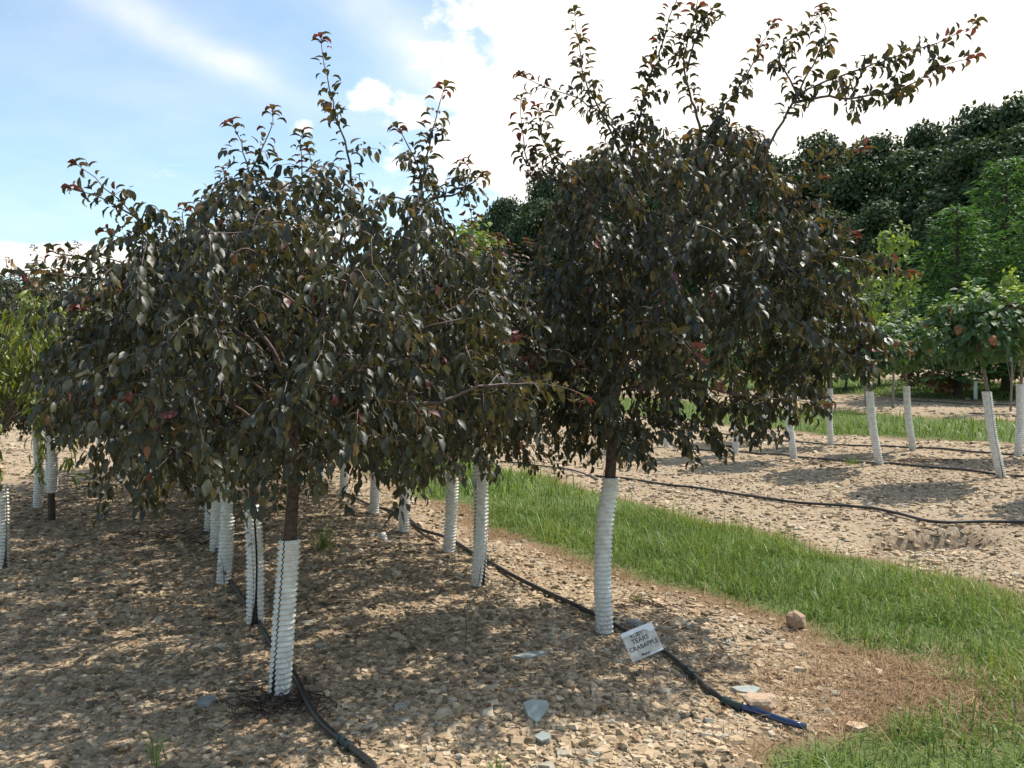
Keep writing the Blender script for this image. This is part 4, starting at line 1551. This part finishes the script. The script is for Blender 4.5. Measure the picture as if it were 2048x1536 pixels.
# main strip and headland
for n_, xl, xh, yl, yh, hh, ww in ((150000, -1.2, 6.0, 2.6, 9.0, .088, .0056), (60000, -6, 8, 9.0, 18.0, .10, .009), (70000, -8, 22, 10, 40, .14, .018), (26000, -14, -2.5, 6, 22, .15, .012)):
    xy, k = field(n_, xl, xh, yl, yh, rg, .62, 1.1)
    n = len(xy)
    pat = wob(xy[:, 0], xy[:, 1], 2.7, 12) * .5 + wob(xy[:, 0], xy[:, 1], 7.1, 13) * .5
    s_, t_ = st(xy[:, 0], xy[:, 1])
    keep = rg.random(n) < np.clip((k - .55) * 3.0, .15, 1) * np.clip(.8 + .7 * pat, .2, 1)
    xy, k, pat, s_, t_ = xy[keep], k[keep], pat[keep], s_[keep], t_[keep]
    n = len(xy)
    hg = hh * np.exp(rg.normal(0, .33, n)) * np.clip(.55 + (k - .6) * 1.3, .5, 1.1) * (1 + .65 * pat) * np.where(rg.random(n) < .06, 1.9, 1.0)
    dryness = smooth(4.7, 5.5, s_) * (s_ < 7) * .26 + .22 * np.clip(wob(xy[:, 0], xy[:, 1], 1.9, 31) - .25, 0, 1) + smooth(3.2, 2.6, t_) * smooth(3.6, 4.6, s_) * smooth(2.2, 2.7, t_) * .3
    tint = rg.beta(2, 2.2, n) * .66 + .16 * pat + dryness + (rg.random(n) < .10) * .35
    blades(n, xy, hg, ww * rg.uniform(.6, 1.35, n), tint, rg, .55, gA)
gr = gA.build('grass', M['grass'])
gr['kind'] = 'stuff'
tag(gr, 'green mown grass strips between the bare shale rows', 'grass')
for n_, xl, xh, yl, yh, hh, ww in ((150000, -1.5, 6.0, 2.6, 9.5, .075, .004), (16000, -6, 9, 9.5, 20, .07, .008)):
    xy, k = field(n_, xl, xh, yl, yh, rg, .10, .66)
    n = len(xy)
    pat = wob(xy[:, 0], xy[:, 1], 3.3, 15)
    s_, t_ = st(xy[:, 0], xy[:, 1])
    keep = rg.random(n) < np.clip((k - .05) * 2.2, 0, .9) * np.clip(.72 + .6 * pat, .1, 1) * np.where(s_ > 5, .35, 1.0)
    xy, k = xy[keep], k[keep]
    n = len(xy)
    blades(n, xy, hh * np.exp(rg.normal(0, .4, n)), ww * rg.uniform(.6, 1.3, n), rg.beta(2, 2, n), rg, .9, gD, down=.45)
# straw lying at the end of the strip
n = 4200
cx = np.stack([rg.normal(2.05, .48, n), rg.normal(4.1, .26, n)], -1)
blades(n, cx, rg.uniform(.07, .2, n), rg.uniform(.002, .004, n), rg.beta(2.4, 1.6, n), rg, 1.3, gD, down=.72)
gd = gD.build('dead_grass', M['dry'])
gd['kind'] = 'stuff'
tag(gd, 'orange-brown dead grass along the edges of the green strip', 'dead grass')


def tuft(px, py, n, h_, label, spread=.05, dry=.2, lean=.35):
    g = ground_from_px(px, py)
    r = np.random.default_rng(int(px + py))
    a = Acc()
    xy = np.stack([r.normal(g[0], spread, n), r.normal(g[1], spread, n)], -1)
    blades(n, xy, h_ * r.uniform(.45, 1.1, n), r.uniform(.003, .006, n), r.beta(2, 2, n) * .6 + (r.random(n) < dry) * .35, r, lean, a)
    o = a.build('grass_tuft', M['grass'], origin=g)
    o.location = g
    tag(o, label, 'grass tuft')
    return o


tuft(645, 1098, 90, .30, 'tall lone grass tuft between the two crabapple rows', .04, .3)
tuft(1000, 1540, 40, .05, 'tiny grass sprig at the foot of the gravel heap', .03, .1, .8)
tuft(310, 1535, 14, .20, 'single pale grass stalk in the shaded gravel', .012, .5, .25)
tuft(1275, 1205, 24, .09, 'little yellow-green weed behind the plant sign', .02, .2)
tuft(1705, 930, 60, .16, 'small green weed between two viburnum guards', .05, .1)
tuft(430, 1098, 40, .10, 'small green weed beyond the third guard of the slit-guard row', .03, .0)

# ------------------------------------------------------------------ irrigation pipes


def hose(pxs, label, r=.0145, name='irrigation_pipe', lift=.006, sag=True, end=None, couplings=()):
    g = np.array([ground_from_px(*p) for p in pxs])
    pts = spline(g, .05)
    pts[:, 2] = height(pts[:, 0], pts[:, 1])
    # a stiff pipe bridges small hollows
    z = pts[:, 2].copy()
    for _ in range(6):
        z = np.maximum(z, np.convolve(np.pad(z, 4, 'edge'), np.ones(9) / 9, 'valid'))
    pts[:, 2] = z + r + lift
    root = empty(name, pts[0], label, 'pipe', 'irrigation pipes')
    a = Acc()
    n_end = 0
    body = pts
    if end:
        d = np.linalg.norm(pts - pts[0], axis=1)
        n_end = int(np.argmax(d > end))
        body = pts[n_end:]
        e = Acc()
        tube(e, pts[:n_end + 1], r * 1.02, 12)
        eo = e.build('end_piece', M['hose_end'], root, origin=pts[0])
        eo['label'] = 'glossy blue end piece of the pipe'
    tube(a, body, r, 10)
    a.build('pipe', M['hose'], root, origin=pts[0])
    for cpx in couplings:
        q = ground_from_px(*cpx)
        i = int(np.argmin(np.linalg.norm(pts[:, :2] - q[:2], axis=1)))
        i = min(max(i, 1), len(pts) - 2)
        t = pts[i + 1] - pts[i - 1]
        t /= np.linalg.norm(t)
        c = Acc()
        prof = [(-.05, 1.05), (-.048, 1.45), (-.032, 1.45), (-.030, 1.2), (.030, 1.2), (.032, 1.45), (.048, 1.45), (.05, 1.05)]
        tube(c, [pts[i] + t * u for u, _ in prof], [r * w for _, w in prof], 12)
        c.build('coupling', M['fitting'], root, smooth_=False, origin=pts[0])
    return root


hose([(760, 1560), (735, 1530), (690, 1497), (640, 1455), (612, 1410), (596, 1372), (570, 1330), (540, 1290), (505, 1230), (470, 1180), (445, 1140), (425, 1080), (412, 1025), (395, 985)], 'black irrigation pipe with green coupling running past the slit guard', couplings=((693, 1500),))
hose([(1612, 1471), (1560, 1452), (1510, 1432), (1465, 1418), (1420, 1390), (1380, 1355), (1330, 1312), (1280, 1285), (1235, 1262), (1180, 1232), (1100, 1195), (1000, 1142), (940, 1108), (890, 1085), (840, 1062), (815, 1040), (780, 1025), (745, 1015), (690, 990)], 'black irrigation pipe with blue end running under the plant sign', end=.36, couplings=((1466, 1420), (1385, 1358)))
hose([(2140, 1052), (2048, 1050), (1960, 1048), (1870, 1050), (1800, 1034), (1740, 1020), (1650, 1014), (1580, 1008), (1500, 995), (1400, 980), (1330, 972), (1250, 960), (1190, 955)], 'black irrigation pipe crossing the bare shale over the hollow', couplings=())
hose([(1195, 962), (1160, 948), (1110, 938), (1060, 932), (1000, 925)], 'thin black pipe piece beyond the crabapple trunk', r=.012)


def hose_w(pts, label, r=.0145):
    p = spline(np.array([[x, y, hz(x, y)] for x, y in pts]), .1)
    p[:, 2] = height(p[:, 0], p[:, 1]) + r + .004
    root = empty('irrigation_pipe', p[0], label, 'pipe', 'irrigation pipes')
    a = Acc()
    tube(a, p, r, 8)
    a.build('pipe', M['hose'], root, origin=p[0])


def along(s, t0, t1, n, amp, seed):
    r = np.random.default_rng(seed)
    return [((s + r.normal(0, amp)) * RV[0] + t * RU[0], (s + r.normal(0, amp)) * RV[1] + t * RU[1]) for t in np.linspace(t0, t1, n)]


hose_w(along(9.40, 3.5, 14.5, 16, .05, 3), 'black irrigation pipe along the row of the dark-seamed viburnum guard')
hose_w(along(11.3, 4.5, 16, 16, .06, 4), 'black irrigation pipe along the further viburnum row')
hose_w(along(18.2, 9, 13.0, 6, .12, 5), 'black pipe along the shale beyond the second grass strip', .013)
hose_w(along(21.0, 10, 17, 8, .15, 6), 'black pipe on the far shale bed before the third grass strip', .013)

# short white pipe stub sticking out of the heap
g = ground_from_px(766, 1080)
a_ = Acc()
ax_ = np.array([-.25, -.1, .9])
ax_ /= np.linalg.norm(ax_)
nn = 25
tube(a_, [g - ax_ * .02 + ax_ * q for q in np.linspace(0, .085, nn)], [.042 + .004 * math.sin(k * 2 * math.pi / 6) for k in range(nn)], 20)
stub = a_.build('pipe_stub', M['guard'], origin=g)
stub.location = g
tag(stub, 'short white corrugated pipe stub poking out of the shaded heap', 'pipe stub')


# dead twigs at the foot of the slit guard, litter twigs
def twig_heap(c, n, rad, label, seed, L=(.06, .22)):
    r = np.random.default_rng(seed)
    a = Acc()
    for _ in range(n):
        x, y = r.normal(c[0], rad), r.normal(c[1], rad * .7)
        th, l_ = r.uniform(0, 6.28), r.uniform(*L)
        pts = []
        for q in np.linspace(-.5, .5, 5):
            X_, Y_ = x + math.cos(th) * q * l_ + r.normal(0, .006), y + math.sin(th) * q * l_ + r.normal(0, .006)
            pts.append((X_, Y_, hz(X_, Y_) + .008 + r.uniform(0, .022)))
        tube(a, pts, np.linspace(.0035, .0015, 5), 4, cap=False)
    o = a.build('twig_litter', M['litter'], origin=c)
    o.location = c
    o['kind'] = 'stuff'
    tag(o, label, 'twigs')
    return o


twig_heap(ground_from_px(575, 1412), 90, .13, 'dead brown twigs heaped at the foot of the slit guard', 1)
twig_heap(ground_from_px(360, 1075), 110, .38, 'dark twig and leaf litter beyond the shaded gravel', 2)
twig_heap(ground_from_px(1300, 1212), 45, .18, 'thin dead twigs beside the guard behind the plant sign', 3)
twig_heap(ground_from_px(1850, 922), 90, .35, 'dark twig litter under the smaller viburnum standard', 4, (.1, .3))
twig_heap(ground_from_px(1640, 925), 80, .35, 'dark twig litter under the third viburnum of the further row', 5, (.1, .3))

# fallen leaves and bark flakes on the shale
r_ = np.random.default_rng(500)
n = 2600
yy = np.sqrt(r_.uniform(2.6 ** 2, 10 ** 2, n))
xx = r_.uniform(-.75, .45, n) * yy
k_ = turf(xx, yy)
s_, t_ = st(xx, yy)
ok = (k_ < .3) & (s_ < 3.4)
xx, yy = xx[ok], yy[ok]
n = len(xx)
fa = Acc()
scatter(fa, CRAB_LOW, np.stack([xx, yy, height(xx, yy) + .012 + r_.uniform(0, .01, n)], -1), np.c_[r_.normal(0, 1, (n, 2)), r_.normal(0, .15, n)], np.c_[r_.normal(0, .3, (n, 2)), np.ones(n)], r_.uniform(.025, .055, n), r_.uniform(.2, .9, n), r_.integers(0, 2, n))
fo = fa.build('leaf_litter', M['dry'], ground)
fo['kind'] = 'stuff'

# slim bare stem rising from the shaded gravel, and the stems before two guards


def stem(p0, p1, label, leaves=0, r0=.0035):
    p0, p1 = np.asarray(p0, float), np.asarray(p1, float)
    root = empty('bare_stem', p0, label, 'stem')
    a = Acc()
    p = spline([p0 - [0, 0, .02], (p0 + p1) / 2 + [.012, 0, 0], p1], .05)
    tube(a, p, np.linspace(r0, .0015, len(p)), 5, cap=False)
    a.build('stalk', M['litter'], root, origin=p0)
    r = np.random.default_rng(int(abs(p0[0]) * 1000))
    for k in range(leaves):
        f = Acc()
        c = p[int(len(p) * r.uniform(.35, .98))]
        V, Fc = CRAB_T[0]
        q = Matrix.Rotation(r.uniform(0, 6.28), 3, 'Z') @ Matrix.Rotation(r.uniform(-.9, .4), 3, 'X')
        f.add(V @ np.array(q).T * .04 + c, Fc, r.uniform(.0, .3))
        f.build('leaf', M['crab'], root, origin=p0)
    return root


sg = ground_from_px(322, 1195)
stem(sg, P(272, 1052, sg[1] + .1), 'slim bare dark stem leaning out of the shaded gravel')
sg = ground_from_px(448, 1174)
stem(sg, P(441, 1112, sg[1]), 'little dark stem with leaves before the third slit-row guard', 4)
sg = ground_from_px(947, 1192)
stem(sg, P(962, 1130, sg[1]), 'thin black stem beside the second sign-row guard', 0)
sg = ground_from_px(504, 1253)
stem(sg, P(502, 1066, sg[1]), 'thin dark sucker shoot standing up along a slit guard', 4)
sg = ground_from_px(930, 1300)
stem(sg, P(928, 1215, sg[1]), 'single dry straw stalk standing in the shaded gravel', 0, .002)

# ------------------------------------------------------------------ the plant sign
Ys = 4.28
sg = ground_from_px(1290, 1345)
Ys = float(sg[1])
cx_, cz_ = P(1284, 1284, Ys)[0], P(1284, 1284, Ys)[2]
W_, H_ = 68 * Ys / F / math.cos(math.radians(17)) * .98, .150 * Ys / 4.28
sign = empty('plant_sign', (cx_, Ys, hz(cx_, Ys)), 'small tilted plant sign on wire legs reading TEARS CRABAPPLE, torn white top', 'sign')
ROT = Matrix.Rotation(math.radians(14), 4, 'Z') @ Matrix.Rotation(math.radians(-17), 4, 'Y') @ Matrix.Rotation(math.radians(-32), 4, 'X')
ORG = Matrix.Translation(Vector((0, 0, cz_ - hz(cx_, Ys))))


def sign_part(name, V, Fs, mat, sm=False):
    me = bpy.data.meshes.new(name)
    me.from_pydata([tuple(v) for v in V], [], Fs)
    o = link(name, me, mat, sign)
    o.matrix_local = ORG @ ROT
    return o


def slab_xz(outline, y0, y1):
    n = len(outline)
    V = [(x, y0, z) for x, z in outline] + [(x, y1, z) for x, z in outline]
    Fs = [tuple(range(n)), tuple(range(2 * n - 1, n - 1, -1))] + [(i, i + n, (i + 1) % n + n, (i + 1) % n) for i in range(n)]
    return V, Fs


w2, h2 = W_ / 2, H_ / 2
sign_part('panel', *slab_xz([(-w2, -h2), (w2, -h2), (w2, h2), (-w2, h2)], -.0015, .0015), M['panel'])
torn = [(-w2 - .001, h2 + .001), (-w2 - .001, h2 - .022), (-w2 * .62, h2 - .020), (-w2 * .36, h2 - .024), (-w2 * .2, h2 - .020), (.1 * w2, h2 - .019), (.42 * w2, h2 - .021), (.56 * w2, h2 - .030), (.66 * w2, h2 - .042), (.82 * w2, h2 - .041), (.95 * w2, h2 - .036), (w2 + .001, h2 - .034), (w2 + .001, h2 + .001)]
tp_ = sign_part('torn_paper', *slab_xz(torn, -.0045, -.0030), M['paper'])
tp_['label'] = 'torn white strip of paper along the sign top'
lowp = [(0.05 * w2, -h2 + .003), (w2 * .98, -h2 + .003), (w2 * .98, -h2 + .011), (.4 * w2, -h2 + .008), (.2 * w2, -h2 + .011)]
sign_part('paper_shred', *slab_xz(lowp, -.0040, -.0022), M['paper'])


def lettering(txt, size, x, z, bold=0.0):
    cu = bpy.data.curves.new('lettering', 'FONT')
    cu.body = txt
    cu.size = size
    cu.align_x = 'CENTER'
    cu.offset = bold
    cu.resolution_u = 3
    tmp = bpy.data.objects.new('tmp', cu)
    COL.objects.link(tmp)
    dg = bpy.context.evaluated_depsgraph_get()
    dg.update()
    me = bpy.data.meshes.new_from_object(tmp.evaluated_get(dg))
    bpy.data.objects.remove(tmp)
    me.name = 'lettering'
    o = link('lettering', me, M['ink'], sign)
    o.matrix_local = ORG @ ROT @ Matrix.Translation(Vector((x, -.0022, z))) @ Matrix.Rotation(math.radians(90), 4, 'X')
    return o


k_ = W_ / .18
lettering('RUBY', .030 * k_, -.012 * k_, h2 - .041 * k_, .0002)
lettering('TEARS', .034 * k_, -.004 * k_, h2 - .070 * k_, .0002)
lettering('CRABAPPLE', .0315 * k_, .001 * k_, h2 - .103 * k_, .0004)
lettering('Malus', .021 * k_, -.006 * k_, -h2 + .010 * k_, .0002)
for sx in (-.34, .34):
    a_ = Acc()
    up = (ORG @ ROT @ Vector((sx * w2 * 1.1, .004, h2 * .3)))
    lo = (ORG @ ROT @ Vector((sx * w2 * 1.1, .004, -h2)))
    ft = Vector((lo.x + .012, lo.y - .005, 0))
    ft.z = hz(cx_ + ft.x, Ys + ft.y) - hz(cx_, Ys) - .03
    tube(a_, [tuple(up), tuple(lo), tuple((lo + ft) / 2), tuple(ft)], .0019, 6)
    a_.build('wire_leg', M['wire'], sign)
a_ = Acc()
lo1, lo2 = ORG @ ROT @ Vector((-.38 * w2, .004, -h2 - .03)), ORG @ ROT @ Vector((.38 * w2, .004, -h2 - .03))
tube(a_, [tuple(lo1), tuple((lo1 + lo2) / 2 + Vector((0, 0, -.006))), tuple(lo2)], .0019, 6)
a_.build('wire_crosspiece', M['wire'], sign)
